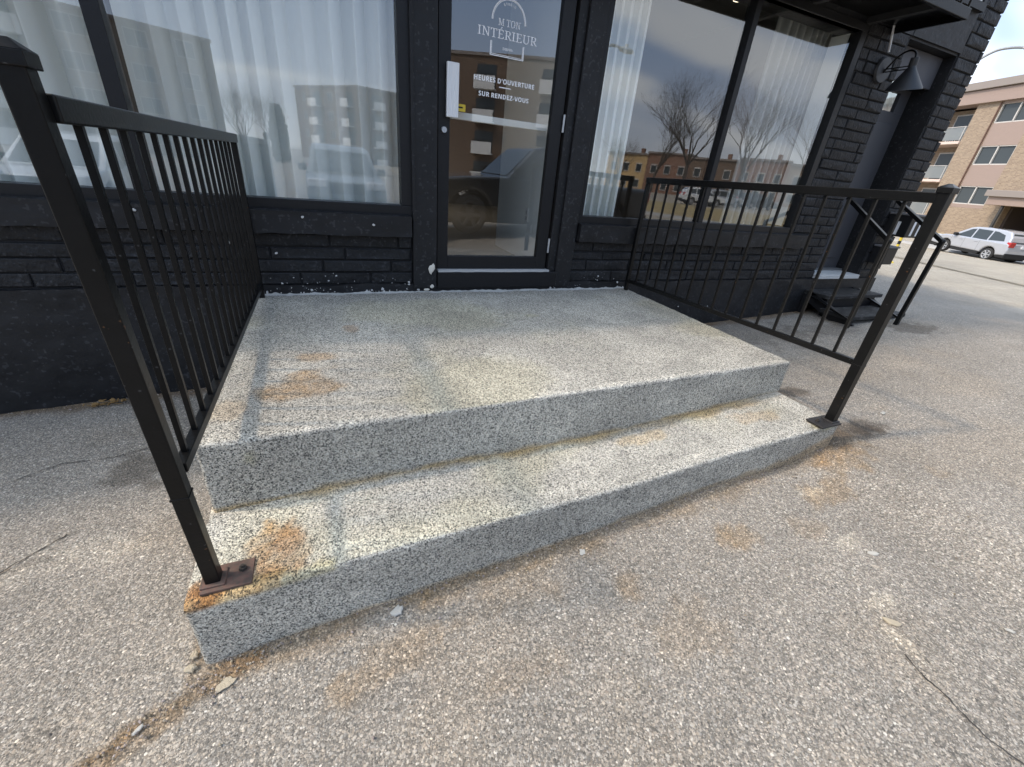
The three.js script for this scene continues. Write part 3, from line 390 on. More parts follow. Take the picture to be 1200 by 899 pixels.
// ---------------------------------------------------------------- railings on the steps
function postCap(w) { const g = new THREE.CylinderGeometry(0.008, w * 0.5 * Math.SQRT2, 0.015, 4, 1); g.rotateY(Math.PI / 4); g.translate(0, 0.0295, 0); return [bx(-w / 2, w / 2, 0, 0.022, -w / 2, w / 2, 0.002), uvM(g)]; }
function railing(label, X, zw, zp, yb, yt0, yt1, yl0, yl1, foot, zs, plateDx, plateMat, pw = 0.046, lean = 0) {
  const t = thing('railing', label, 'railing', [X, foot, zp]); const P = (x, y, z) => [x - X, y - foot, z - zp];
  mesh('post', [bar(P(X, foot, zp), P(X - lean * 0.2, 0.955, zp + lean), pw, pw, 0.004), bar(P(X - lean * 0.056, foot + 0.345, zp + lean * 0.28), P(X - lean * 0.056, foot + 0.351, zp + lean * 0.28), pw + 0.003, pw + 0.003, 0.001)], M.iron, t);
  const c = mesh('post_cap', postCap(pw + 0.011), M.iron, t); c.position.set(-lean * 0.2, 0.95 - foot, lean);
  mesh('post', bar(P(X, yb, zw), P(X, yt0 + 0.02, zw), 0.03, 0.03, 0.003), M.iron, t);
  mesh('top_rail', bar(P(X, yt0, zw - 0.015), P(X, yt1, zp + lean - 0.02), 0.04, 0.042, 0.004), M.iron, t);
  mesh('bottom_rail', bar(P(X, yl0, zw - 0.015), P(X, yl1, zp - 0.025), 0.028, 0.03, 0.003), M.iron, t);
  for (const z of zs) { const k = (z - zw) / (zp - zw); mesh('baluster', bar(P(X, mix(yl0, yl1, k) + 0.01, z), P(X, mix(yt0, yt1, k) - 0.01, z), 0.0135, 0.0135, 0.001), M.iron, t); }
  const pl = mesh('base_plate', [bx(Math.min(-0.03, plateDx), Math.max(0.03, plateDx), 0.002, 0.012, -0.05, 0.045, 0.002), bx(-0.032, 0.032, 0.01, 0.018, -0.032, 0.032, 0.003)], plateMat, t);
  const bolt = cyl([plateDx * 0.72, 0.012, -0.012], [plateDx * 0.72, 0.022, -0.012], 0.011, 0.011, 6), bolt2 = cyl([plateDx * 0.72, 0.022, -0.012], [plateDx * 0.72, 0.03, -0.012], 0.006, 0.005, 8); mesh('bolt', [bolt, bolt2], std({ color: lin(0.03, 0.025, 0.02), roughness: 0.7 }), pl);
  return t;
}
const rustMap = noiseTex(256, (u, v) => { const a = fbm(u * 9, v * 9, 4, 9), b = fbm(u * 30, v * 30, 3, 30); return [mix(0.05, 0.17, a) * mix(0.7, 1.2, b), mix(0.035, 0.09, a), mix(0.028, 0.065, a)]; }, true); rustMap.repeat.set(6, 6);
const rusty = std({ map: rustMap, roughness: 0.7, bumpMap: rustMap, bumpScale: 0.0015 });
railing('black iron railing on the left edge of the steps, standing in rust', -1.617, 0.075, 2.05, 0.0, 0.895, 0.9, 0.075, 0.118, -0.285, [...Array(16)].map((_, i) => 1.965 - i * 0.1135), 0.1, rusty, 0.039, 0.045);
railing('black iron railing on the right edge of the steps', 1.25, 0.085, 2.028, 0.0, 0.895, 0.93, 0.085, 0.148, -0.205, [...Array(15)].map((_, i) => 0.2 + i * 0.121), -0.13, std({ color: lin(0.02, 0.018, 0.017), roughness: 0.6, bumpMap: rep(smoothBump, 9), bumpScale: 0.002 }));

// ---------------------------------------------------------------- wall lamp
{
  const t = thing('wall_lamp', 'black gooseneck barn lamp with cone shade beside the side entrance', 'wall lamp', [3.7, 2.0, 0]); t.scale.setScalar(0.9);
  const dsc = new THREE.CylinderGeometry(0.105, 0.115, 0.022, 32); dsc.rotateX(Math.PI / 2); dsc.translate(0, -0.01, 0.018); mesh('back_plate', dsc, std({ color: lin(0.03, 0.03, 0.031), roughness: 0.5 }), t);
  mesh('arm', [tube([[0, -0.03, 0.03], [0, 0.02, 0.06], [0, 0.1, 0.13], [0, 0.125, 0.2], [0, 0.1, 0.26], [0, 0.03, 0.277]], 0.009, 40), cyl([0, -0.03, 0.02], [0, -0.03, 0.27], 0.005), cyl([0, -0.005, 0.02], [0, -0.005, 0.27], 0.005)], M.iron, t);
  const pr = [[0.028, 0.06], [0.034, 0.055], [0.034, -0.0], [0.03, -0.012], [0.05, -0.045], [0.145, -0.185], [0.15, -0.198], [0.147, -0.198], [0.045, -0.05], [0.02, -0.02]].map(([x, y]) => new THREE.Vector2(x, y));
  const sh = new THREE.LatheGeometry(pr, 40); const ls = mesh('lamp_shade', sh, std({ color: lin(0.02, 0.02, 0.021), roughness: 0.5, side: THREE.DoubleSide }), t); ls.position.z = 0.277; ls.rotation.z = 0.2; ls.rotation.x = 0.06; const inner = new THREE.LatheGeometry([[0.146, -0.1965], [0.046, -0.055]].map(([x, y]) => new THREE.Vector2(x, y)), 40); mesh('shade_lining', inner, std({ color: lin(0.6, 0.6, 0.58), roughness: 0.6, side: THREE.DoubleSide }), ls);
  const b = new THREE.SphereGeometry(0.035, 16, 12); b.scale(1, 1.3, 1); b.translate(0, -0.1, 0); mesh('bulb', b, M.white, ls);
}

// ---------------------------------------------------------------- side stairs
{
  const wood = std({ color: lin(0.055, 0.055, 0.055), roughness: 0.7, map: noiseTex(512, (u, v) => { const a = fbm(u * 5, v * 60, 4, 0), w = sstep(0.55, 0.8, fbm(u * 14, v * 50 + 9, 4)); const k = mix(0.25, 1, a); return [mix(0.5 * k, 2.6, w) * 0.4, mix(0.5 * k, 2.5, w) * 0.4, mix(0.5 * k, 2.4, w) * 0.4]; }, true), bumpMap: rep(smoothBump, 4), bumpScale: 0.006 });
  const t = thing('side_stairs', 'small black wooden stairs of two treads below the side entrance', 'stairs', [4.37, -0.32, 0.3]); const o = (g) => g.translate(-4.37, 0.32, -0.3);
  mesh('tread', o(bx(3.87, 4.9, -0.1, -0.06, 0.015, 0.3, 0.006)), wood, t); mesh('tread', o(bx(3.82, 4.86, -0.235, -0.195, 0.29, 0.62, 0.006)), wood, t);
  mesh('riser', o(bx(3.93, 4.84, -0.3, -0.1, 0.24, 0.262)), M.frame, t);
  for (const x of [3.89, 4.8]) mesh('stringer', [o(bar([x, -0.1, 0.05], [x, -0.33, 0.62], 0.04, 0.12, 0.004)), o(bar([x, -0.34, 0.05], [x, -0.1, 0.05], 0.05)), o(bar([x, -0.34, 0.58], [x, -0.22, 0.58], 0.05))], M.frame, t);
  const rail = (label, a, b, c) => { const r = thing('hand_rail', label, 'handrail', a, 0, 'handrails of the side stairs'); const q = (p) => [p[0] - a[0], p[1] - a[1], p[2] - a[2]]; mesh('post', [bar([0, -0.02, 0], q(b), 0.038, 0.038, 0.003), bar([0, 0.0, 0], [0, 0.008, 0], 0.07, 0.07)], M.iron, r); mesh('rail', bar(q(b), q(c), 0.036, 0.036, 0.003), M.iron, r); const s = new THREE.SphereGeometry(0.026, 12, 8); s.translate(...q(b)); mesh('elbow', s, M.iron, r); mesh('lower_bar', bar([0, 0.1, 0], [c[0] - a[0], 0.22, c[2] - a[2] - 0.05], 0.02), M.iron, r); };
  rail('black iron handrail at the near side of the side stairs', [3.76, -0.315, 0.65], [3.79, 0.585, 0.65], [3.89, 0.925, 0.06]);
  rail('black iron handrail at the far side of the side stairs', [4.42, -0.28, 0.76], [4.48, 0.615, 0.76], [4.79, 0.945, 0.06]);
  for (const [x0, x1, y0, y1, z1, lab] of [[4.86, 5.12, 0.58, 0.83, 0.24, 'black wall mailbox with white stickers, upper one by the side entrance'], [4.84, 5.04, 0.26, 0.47, 0.16, 'black wall mailbox with grey lid, lower one by the side entrance']]) {
    const m = thing('mailbox', lab, 'mailbox', [x0, y0, 0.004]); const W = x1 - x0, H = y1 - y0; mesh('box', bx(0, W, 0, H - 0.02, 0, z1, 0.008), M.frame, m); mesh('lid', bx(-0.008, W + 0.008, H - 0.022, H, 0, z1 + 0.012, 0.006), std({ color: lin(0.12, 0.12, 0.125), roughness: 0.5 }), m);
    if (y0 > 0.5) mesh('sticker', [bx(-0.0025, -0.0005, 0.02, 0.16, 0.12, 0.15), bx(W * 0.3, W * 0.3 + 0.04, 0.02, 0.17, z1, z1 + 0.002), bx(W * 0.75, W * 0.75 + 0.035, 0.02, 0.17, z1, z1 + 0.002)], M.white, m);
  }
}

// ---------------------------------------------------------------- litter on the ground
{
  seed = 91; const flat = (n, s, asp, th) => { const sh = new THREE.Shape(); for (let i = 0; i < n; i++) { const a = i / n * 6.283, r = s * rr(0.6, 1.15); const x = r * Math.cos(a), y = r * Math.sin(a) * asp; i ? sh.lineTo(x, y) : sh.moveTo(x, y); } const g = new THREE.ExtrudeGeometry(sh, { depth: th, bevelEnabled: true, bevelSize: th * 0.6, bevelThickness: th * 0.5, bevelSegments: 1 }); g.rotateX(-Math.PI / 2); return g; };
  const wm = std({ color: lin(0.46, 0.44, 0.39), roughness: 0.9, bumpMap: rep(smoothBump, 20), bumpScale: 0.002 }), sm = std({ color: lin(0.42, 0.36, 0.26), roughness: 0.95, bumpMap: rep(smoothBump, 15), bumpScale: 0.003 });
  const put = (x, z, s, asp, rot, label, cat, mat, th = 0.004) => { const m = mesh(cat.replace(' ', '_'), flat(13, s, asp, th), mat); m.position.set(x, groundY(x, z) + 0.004, z); m.rotation.y = rot; tag(m, label, cat); };
  put(-1.115, 2.155, 0.022, 0.6, 0.5, 'crumpled white paint chip lying at the foot of the lower step', 'paint chip', wm, 0.006);
  put(-0.377, 2.167, 0.016, 0.8, 1, 'roundish white fleck on the asphalt below the middle of the step', 'paint chip', wm, 0.002);
  put(0.757, 2.615, 0.02, 0.45, -0.6, 'white paint chip on open asphalt in front of the right step end', 'paint chip', wm);
  put(1.971, 1.956, 0.022, 0.4, 0.2, 'small white chip right of the right railing post', 'paint chip', wm);
  put(-1.816, 2.247, 0.013, 0.35, 0.8, 'narrow white chip in the brown grit trail at the lower left', 'paint chip', wm, 0.003);
  put(-1.619, 2.201, 0.03, 0.5, 0.45, 'pale flat stone fragment in front of the left step corner', 'stone', sm, 0.002);
  put(0.492, 2.828, 0.024, 0.45, -0.9, 'pale flat stone at the upper end of the ground crack', 'stone', sm, 0.005);
  put(-1.722, 2.116, 0.012, 0.8, 0.3, 'tan pebble against the left corner of the lower step', 'stone', sm, 0.007);
  put(-1.721, 2.075, 0.01, 0.75, 1.3, 'tan pebble beside the left step end, behind another', 'stone', sm, 0.006);
  put(0.859, 3.0, 0.014, 0.35, -0.8, 'tiny white chip at the right edge of the asphalt', 'paint chip', wm, 0.003);
  const lv = []; for (let i = 0; i < 26; i++) { const g = new THREE.SphereGeometry(1, 6, 4); g.scale(rr(0.012, 0.026), 0.0025, rr(0.006, 0.012)); g.rotateX(rr(-0.7, 0.7)); g.rotateY(rnd() * 6.28); const x = -2.58 + rr(-0.09, 0.12) * (0.4 + rnd()), z = 0.06 + 0.06 * rnd(); g.translate(x, groundY(x, z) + rr(0.008, 0.035), z); lv.push(g); }
  tag(mesh('dead_leaves', lv, std({ color: lin(0.22, 0.13, 0.045), roughness: 0.9 })), 'small heap of dry brown leaves at the wall foot behind the left railing', 'leaves', null, 'stuff');
}

{ // loose grit swept against the step, the wall foot and into the old joint at the lower left
  seed = 404; const g = new THREE.IcosahedronGeometry(1, 0); { const p = g.attributes.position; for (let i = 0; i < p.count; i++) { const f = 0.75 + 0.5 * hash(Math.round(p.getX(i) * 50), Math.round(p.getY(i) * 50 + p.getZ(i) * 171)); p.setXYZ(i, p.getX(i) * f, p.getY(i) * f * 0.7, p.getZ(i) * f); } g.computeVertexNormals(); }
  const N = 2600, im = new THREE.InstancedMesh(g, std({ color: 0xffffff, roughness: 0.95 }), N), m = new THREE.Matrix4(), q = new THREE.Quaternion(), c = new THREE.Color();
  for (let i = 0; i < N; i++) { const k = rnd(); let x, z; if (k < 0.5) { x = rr(-1.68, 1.35); z = frontZ(x) + 0.006 + 0.14 * Math.pow(rnd(), 2.4); } else if (k < 0.72) { x = rnd() < 0.75 ? rr(-3.4, -1.7) : rr(1.5, 3.8); z = 0.03 + 0.14 * Math.pow(rnd(), 2.2); } else if (k < 0.86) { const t = rnd(); x = mix(-1.5, -1.93, t) + rr(-0.03, 0.03); z = mix(2.13, 2.3, t * t * 0.4 + t * 0.6) + rr(-0.035, 0.035); } else { x = rr(-2.3, 1.4); z = rr(2.1, 2.9); }
    const s = 0.0012 + 0.0038 * Math.pow(rnd(), 3); q.setFromEuler(new THREE.Euler(rnd() * 6, rnd() * 6, rnd() * 6)); m.compose(new THREE.Vector3(x, groundY(x, z) + 0.003 + s * 0.3, z), q, new THREE.Vector3(s, s, s)); im.setMatrixAt(i, m); const v = rr(0.12, 0.4); c.setRGB(v * 1.1, v * 0.92, v * rr(0.62, 0.85)); im.setColorAt(i, c); }
  im.name = 'gravel_grit'; im.castShadow = im.receiveShadow = true; scene.add(im); tag(im, 'loose sandy grit along the foot of the step and the wall', 'grit', null, 'stuff');
}

// ---------------------------------------------------------------- buildings around the place
const windowGlass = new THREE.MeshPhysicalMaterial({ color: lin(0.05, 0.06, 0.065), roughness: 0.06, metalness: 0, ior: 1.5, specularIntensity: 0.7 });
const brickTex = (c0, c1, m) => { const t = noiseTex(512, (u, v) => { const r = Math.floor(v * 32), x = (u * 12 + (r % 2) * 0.5) % 1, y = (v * 32) % 1, id = hash(Math.floor(u * 12 + (r % 2) * 0.5), r); if (x < 0.05 || y < 0.16) return m; return c0.map((q, i) => mix(q, c1[i], id) * (0.85 + 0.3 * vn(u * 90, v * 90, 90))); }, true); t.repeat.set(0.4, 0.4); return std({ map: t, bumpMap: t, bumpScale: 0.006, roughness: 0.9 }); };
const tanBrick = brickTex([0.22, 0.16, 0.112], [0.32, 0.245, 0.172], [0.33, 0.285, 0.23]), brownBrick = brickTex([0.12, 0.075, 0.05], [0.2, 0.13, 0.085], [0.17, 0.14, 0.11]), redBrick = brickTex([0.19, 0.09, 0.06], [0.28, 0.15, 0.1], [0.25, 0.2, 0.16]);
const pinkPanel = std({ color: lin(0.29, 0.222, 0.19), roughness: 0.85, bumpMap: rep(smoothBump, 0.6), bumpScale: 0.01 }), greyCap = std({ color: lin(0.24, 0.21, 0.19), roughness: 0.8 }), trimWhite = std({ color: lin(0.5, 0.48, 0.45), roughness: 0.7 });
{ // brown apartment block across the cross street; local x runs along its front away from the main street, +z faces the street
  const [ox, oz] = along(37.44, 0); const t = thing('apartment_building', 'three storey tan brick apartment block with pink panels and recessed balconies', 'apartment building', [ox, -0.9, oz]);
  t.rotation.y = Math.atan2(0.936, 0.352) ; // x axis -> along the street
  const B = (s0, s1, y0, y1, d0, d1, r) => bx(s0, s1, y0 + 0.9, y1 + 0.9, -d1, -d0, r);
  mesh('wall', [B(31.9, 33.4, -1.2, 8.6, -0.4, 0.06), B(36.0, 37.8, -1.2, 8.6, -0.4, 0.06), B(33.4, 36.0, -1.2, 1.34, -0.4, 0.06), B(2, 31.9, 2.2, 8.6, -0.4, 0.06), B(43.2, 45, -1.2, 8.6, -0.4, 0.06), B(45, 70, -1.2, 8.6, -0.4, 0.06), B(37.8, 43.2, -1.2, 8.6, -1.9, -1.7), B(37.6, 37.8, -1.2, 8.6, -1.7, -0.4), B(43.2, 43.4, -1.2, 8.6, -1.7, -0.4), B(2, 70, -1.2, 9.5, -14, -13.6), B(69.6, 70, -1.2, 8.6, -13.6, -0.4), B(2, 2.4, -1.2, 8.6, -13.6, -0.4)], tanBrick, t);
  for (const [a, b] of [[1.34, 1.6], [2.88, 4.38], [5.66, 7.18], [8.42, 8.6]]) mesh('panel', B(33.4, 36.0, a, b, -0.3, 0.02, 0.01), pinkPanel, t);
  const win = (s0, s1, y0, y1) => { const f = mesh('window', [B(s0, s1, y0, y0 + 0.07, -0.3, 0.0), B(s0, s1, y1 - 0.05, y1, -0.3, 0.0), B(s0, s0 + 0.06, y0, y1, -0.3, 0.0), B(s1 - 0.06, s1, y0, y1, -0.3, 0.0), B((s0 + s1) / 2 - 0.04, (s0 + s1) / 2 + 0.04, y0, y1, -0.3, 0.0)], trimWhite, t); mesh('pane', B(s0 + 0.05, s1 - 0.05, y0 + 0.05, y1 - 0.04, -0.12, -0.1), windowGlass, f); return f; };
  for (const y of [1.6, 4.38, 7.18]) { win(33.42, 35.98, y, y + 1.28); }
  for (const s of [27, 21.5, 16, 10.5, 5]) for (const y of [4.38, 7.18]) win(s, s + 2.5, y, y + 1.28);
  mesh('curtain_panel', [B(33.5, 34.5, 7.25, 8.4, -0.36, -0.33), B(33.5, 35.9, 4.45, 5.6, -0.36, -0.33)], trimWhite, t);
  mesh('fascia', [B(1.8, 70.3, 8.6, 9.5, -1.0, 0.35, 0.02)], pinkPanel, t); mesh('roof', [B(1.6, 70.6, 9.53, 10.05, -14.2, 0.55, 0.03)], greyCap, t);
  mesh('downpipe', B(36.02, 36.1, -0.8, 8.55, 0.062, 0.13), std({ color: lin(0.1, 0.05, 0.035), roughness: 0.6 }), t);
  for (const y of [0.5, 3.3, 6.1]) { const b = mesh('balcony', [B(37.82, 43.18, y - 0.2, y, -1.68, 0.18, 0.01)], std({ color: lin(0.6, 0.48, 0.42), roughness: 0.8 }), t); mesh('guard_panel', [B(37.82, 43.18, y + 0.08, y + 0.98, 0.1, 0.115)], new THREE.MeshPhysicalMaterial({ color: lin(0.55, 0.58, 0.58), transmission: 0.75, thickness: 0, roughness: 0.25 }), b); mesh('hand_rail', [B(37.82, 43.18, y + 1.0, y + 1.04, 0.08, 0.14), ...[37.9, 39.6, 41.3, 43].map((s) => B(s, s + 0.04, y, y + 1.0, 0.09, 0.13))], trimWhite, b); const d = mesh('window', [B(38.1, 40.9, y + 0.02, y + 2.2, -1.7, -1.64), B(39.44, 39.52, y + 0.05, y + 2.15, -1.63, -1.6)], trimWhite, t); mesh('pane', B(38.2, 40.8, y + 0.1, y + 2.1, -1.64, -1.62), windowGlass, d); }
  seed = 5; for (const s of [38.3, 38.9]) { const c = mesh('balcony_chair', [B(s, s + 0.45, 6.5, 6.54, -0.5, 0), bar([s, 7.0, 0.45], [s - 0.12, 7.9, 0.6], 0.03), bar([s + 0.4, 7.0, 0.45], [s + 0.4, 7.9, 0.6], 0.03), bar([s + 0.02, 7.4, 0], [s + 0.1, 7.0, 0], 0.035), bar([s + 0.42, 7.4, 0], [s + 0.3, 7.0, 0], 0.035), bar([s, 7.65, 0.5], [s + 0.44, 7.65, 0.5], 0.16, 0.02)], M.white, t); }
  const e = mesh('entrance', [B(20, 31.9, -1.2, 2.2, -3, -2.8), B(31.7, 31.9, -1.2, 2.2, -2.8, -0.4)], std({ color: lin(0.06, 0.045, 0.04), roughness: 0.8 }), t);
  mesh('canopy', [B(20, 32.2, 1.66, 2.2, 0.06, 1.4, 0.02)], pinkPanel, e); mesh('canopy_cap', B(19.8, 32.4, 2.2, 2.62, 0.06, 1.6, 0.03), greyCap, e); for (const s of [31.0, 27, 23]) mesh('column', B(s, s + 0.14, -1.0, 1.66, 1.15, 1.29), std({ color: lin(0.05, 0.05, 0.05) }), e);
}
function block(name, label, p0, p1, h, mat, bays, depth = 12, baseY = -1.0) { // flat-roofed apartment block whose front runs from p0 to p1
  const L = Math.hypot(p1[0] - p0[0], p1[1] - p0[1]); const t = thing(name, label, 'apartment building', [p0[0], baseY, p0[1]], -Math.atan2(p1[1] - p0[1], p1[0] - p0[0])); // local x along the front, -z is towards the shop
  mesh('wall', bx(0, L, 0, h - baseY, 0.3, depth), mat, t); mesh('roof', bx(-0.15, L + 0.15, h - baseY + 0.004, h - baseY + 0.3, 0.15, depth + 0.1), greyCap, t);
  const fl = Math.round((h - baseY) / 2.8), fh = (h - baseY) / fl;
  for (const [s, w, kind] of bays) for (let f = 0; f < fl; f++) { const y = f * fh;
    if (kind === 'w') { const fr = mesh('window', [bx(s, s + w, y + 0.9, y + 1.0, 0.2, 0.34), bx(s, s + 0.08, y + 0.9, y + 2.3, 0.22, 0.34), bx(s + w - 0.08, s + w, y + 0.9, y + 2.3, 0.22, 0.34), bx(s + w / 2 - 0.04, s + w / 2 + 0.04, y + 1, y + 2.3, 0.22, 0.34), bx(s, s + w, y + 2.25, y + 2.35, 0.2, 0.34)], trimWhite, t); mesh('pane', bx(s + 0.05, s + w - 0.05, y + 0.98, y + 2.28, 0.26, 0.28), windowGlass, fr); }
    else { const b = mesh('balcony', [bx(s, s + w, y + 0.0, y + 0.15, -1.0, 0.3), bx(s, s + w, y + 0.15, y + 1.25, -1.0, -0.94)], std({ color: lin(0.72, 0.72, 0.7), roughness: 0.8 }), t); mesh('pane', bx(s + 0.1, s + w - 0.1, y + 0.2, y + 2.4, 0.26, 0.296), windowGlass, b); mesh('hand_rail', [bx(s, s + w, y + 1.35, y + 1.4, -0.99, -0.95)], M.iron, b); } }
  return t;
}
block('apartment_building', 'brown brick block with white balcony stack mirrored in the pane left of the door', [-3.6, 105.6], [7.1, 91], 11.4, brownBrick, [[2.2, 0.9, 'w'], [5.3, 2.4, 'b'], [9.5, 1.5, 'w'], [14.5, 2.0, 'b']]);
block('apartment_building', 'farther brown brick wing mirrored right of the white balcony stack through the curtain', [7.12, 91], [27, 97], 11.4, brownBrick, [[2.6, 2.2, 'b'], [7.0, 1.4, 'w'], [11.5, 2.4, 'b'], [16, 2, 'w']]);
block('apartment_building', 'large grey brown apartment block mirrored in the left shop window', [-40, 43], [-9.8, 59.4], 9.7, brickTex([0.2, 0.165, 0.13], [0.27, 0.23, 0.19], [0.26, 0.23, 0.2]), [[4, 3, 'b'], [10, 4.4, 'b'], [16, 4.2, 'b'], [22.5, 2.4, 'w'], [27.2, 1.8, 'w'], [31.2, 1.6, 'w']]);
block('apartment_building', 'dark brown apartment block with a white balcony column, mirrored in the door glass', [13.0, 52.5], [18.9, 49], 11.5, brownBrick, [[3.55, 2.35, 'b']]);
block('apartment_building', 'grey beige block with small balconies, mirrored at the right of the door glass', [18.94, 49], [24.0, 46], 11.5, brickTex([0.3, 0.26, 0.21], [0.38, 0.34, 0.28], [0.36, 0.33, 0.28]), [[3.9, 1.5, 'b']]);
{ // terrace of low brick houses mirrored in the right shop window
  const P0 = [54, 79], P1 = [78, 46], L = Math.hypot(P1[0] - P0[0], P1[1] - P0[1]), ang = -Math.atan2(P1[1] - P0[1], P1[0] - P0[0]);
  const mats = [brickTex([0.5, 0.33, 0.14], [0.58, 0.4, 0.2], [0.5, 0.4, 0.25]), redBrick, brownBrick, redBrick, tanBrick], nm = ['yellow rendered', 'red brick', 'brown brick', 'second red brick', 'tan brick'];
  for (let k = 0; k < 5; k++) { const w = L / 5, f = k / 5; const h = 5.6 + (k % 2) * 0.4; const t = thing('row_house', `${nm[k]} low house of the terrace mirrored behind the bare trees`, 'house', [mix(P0[0], P1[0], f), -1.4, mix(P0[1], P1[1], f)], ang);
    mesh('wall', bx(0.02, w - 0.02, 0, h + 1.4, 0, 9), mats[k], t); mesh('roof', [bx(-0.1, w + 0.1, h + 1.4, h + 1.7, -0.3, 9.2)], greyCap, t); mesh('chimney', bx(w * 0.7, w * 0.7 + 0.7, h + 1.7, h + 2.7, 3, 3.8), redBrick, t);
    for (let j = 0; j < 3; j++) for (const y of [1.2, 4.0]) { const x = 0.9 + j * 2.6; const fr = mesh('window', [bx(x, x + 1.2, y, y + 0.12, -0.1, 0.02), bx(x, x + 1.2, y + 1.4, y + 1.6, -0.1, 0.02), bx(x, x + 0.1, y, y + 1.5, -0.06, 0.02), bx(x + 1.1, x + 1.2, y, y + 1.5, -0.06, 0.02)], trimWhite, t); mesh('pane', bx(x + 0.08, x + 1.12, y + 0.1, y + 1.42, -0.03, -0.01), windowGlass, fr); } }
}

// ---------------------------------------------------------------- trees
function bareTree(label, x, z, h, sd, group) {
  seed = sd; const br = [], tr = []; const y0 = -1.2; const t = thing('bare_tree', label, 'tree', [x, y0, z], 0, group); const V = THREE.Vector3;
  const grow = (p, d, len, r, lev) => { const n = lev === 0 ? 3 : 2; let q = p.clone(), dir = d.clone(); for (let i = 0; i < n; i++) { dir.add(new V(rr(-1, 1), rr(-0.3, 0.7), rr(-1, 1)).multiplyScalar(0.16)).normalize(); const e = q.clone().addScaledVector(dir, len / n); const r1 = r * (1 - 0.22 * (i + 1) / n * 1.3), r0 = r * (1 - 0.28 * i / n); (lev === 0 ? tr : br).push(cyl(q.toArray(), e.toArray(), r0, r1, lev < 2 ? 6 : 4)); q = e; if (lev < 5 && i === n - 1 || (lev > 0 && lev < 6 && rnd() < 0.6)) { const k = lev === 0 ? 6 : i === n - 1 ? 3 : 1; for (let c = 0; c < k; c++) { const a = rnd() * 6.28, sp = lev === 0 ? rr(0.45, 0.85) : rr(0.4, 0.95); const ax = new V(Math.cos(a), rr(-0.1, 0.3), Math.sin(a)); const nd = dir.clone().multiplyScalar(1).addScaledVector(ax, sp).add(new V(0, 0.12, 0)).normalize(); grow(q, nd, len * rr(0.62, 0.86), r1 * rr(0.5, 0.68), lev + 1); } } } };
  grow(new V(0, 0, 0), new V(0, 1, 0), h * 0.27, h * 0.019, 0);
  const mat = std({ color: lin(0.085, 0.07, 0.058), roughness: 0.95 }); mesh('trunk', tr, mat, t); mesh('crown', br, mat, t); return t;
}
for (const [x, z, h, sd, l] of [[43.5, 45, 16.5, 3, 'tall wide bare tree mirrored left of the mullion in the right window'], [53.5, 45, 16, 8, 'bare tree mirrored right of the mullion in the right window'], [36.5, 50, 8.5, 12, 'small bare tree mirrored by the gathered curtain of the right window'], [63, 42, 15, 19, 'bare tree mirrored near the right end of the right window'], [-8.3, 63, 9, 27, 'bare tree mirrored beside the large block in the left window'], [-6.3, 74, 9.5, 31, 'farther bare tree mirrored in the left window'], [49, 58, 15, 41, 'bare tree behind the parked cars mirrored in the right window']]) bareTree(l, x, z, h, sd, 'bare trees mirrored in the shop windows');
{ // dark column-shaped evergreen
  seed = 77; const t = thing('evergreen_tree', 'dark column shaped evergreen mirrored through the pleated curtain', 'tree', [-4.7, -1.1, 60]); mesh('trunk', cyl([0, 0, 0], [0, 5, 0], 0.14, 0.05, 8), std({ color: lin(0.08, 0.06, 0.05) }), t);
  const lv = []; for (let i = 0; i < 1500; i++) { const y = rr(0.4, 6.1), R = 0.95 * Math.sqrt(clamp(1.05 - Math.pow((y - 2.6) / 3.7, 2), 0.02, 1)) * (0.85 + 0.3 * vn(y * 2, i % 7)), a = rnd() * 6.28, r = R * Math.sqrt(rr(0.3, 1)); const g = new THREE.PlaneGeometry(0.22, 0.3); g.rotateX(rr(-1, 1)); g.rotateY(a + rr(-1, 1)); g.translate(r * Math.cos(a), y, r * Math.sin(a)); lv.push(g); } mesh('crown', lv, std({ color: lin(0.05, 0.05, 0.03), roughness: 0.9, side: THREE.DoubleSide }), t);
}

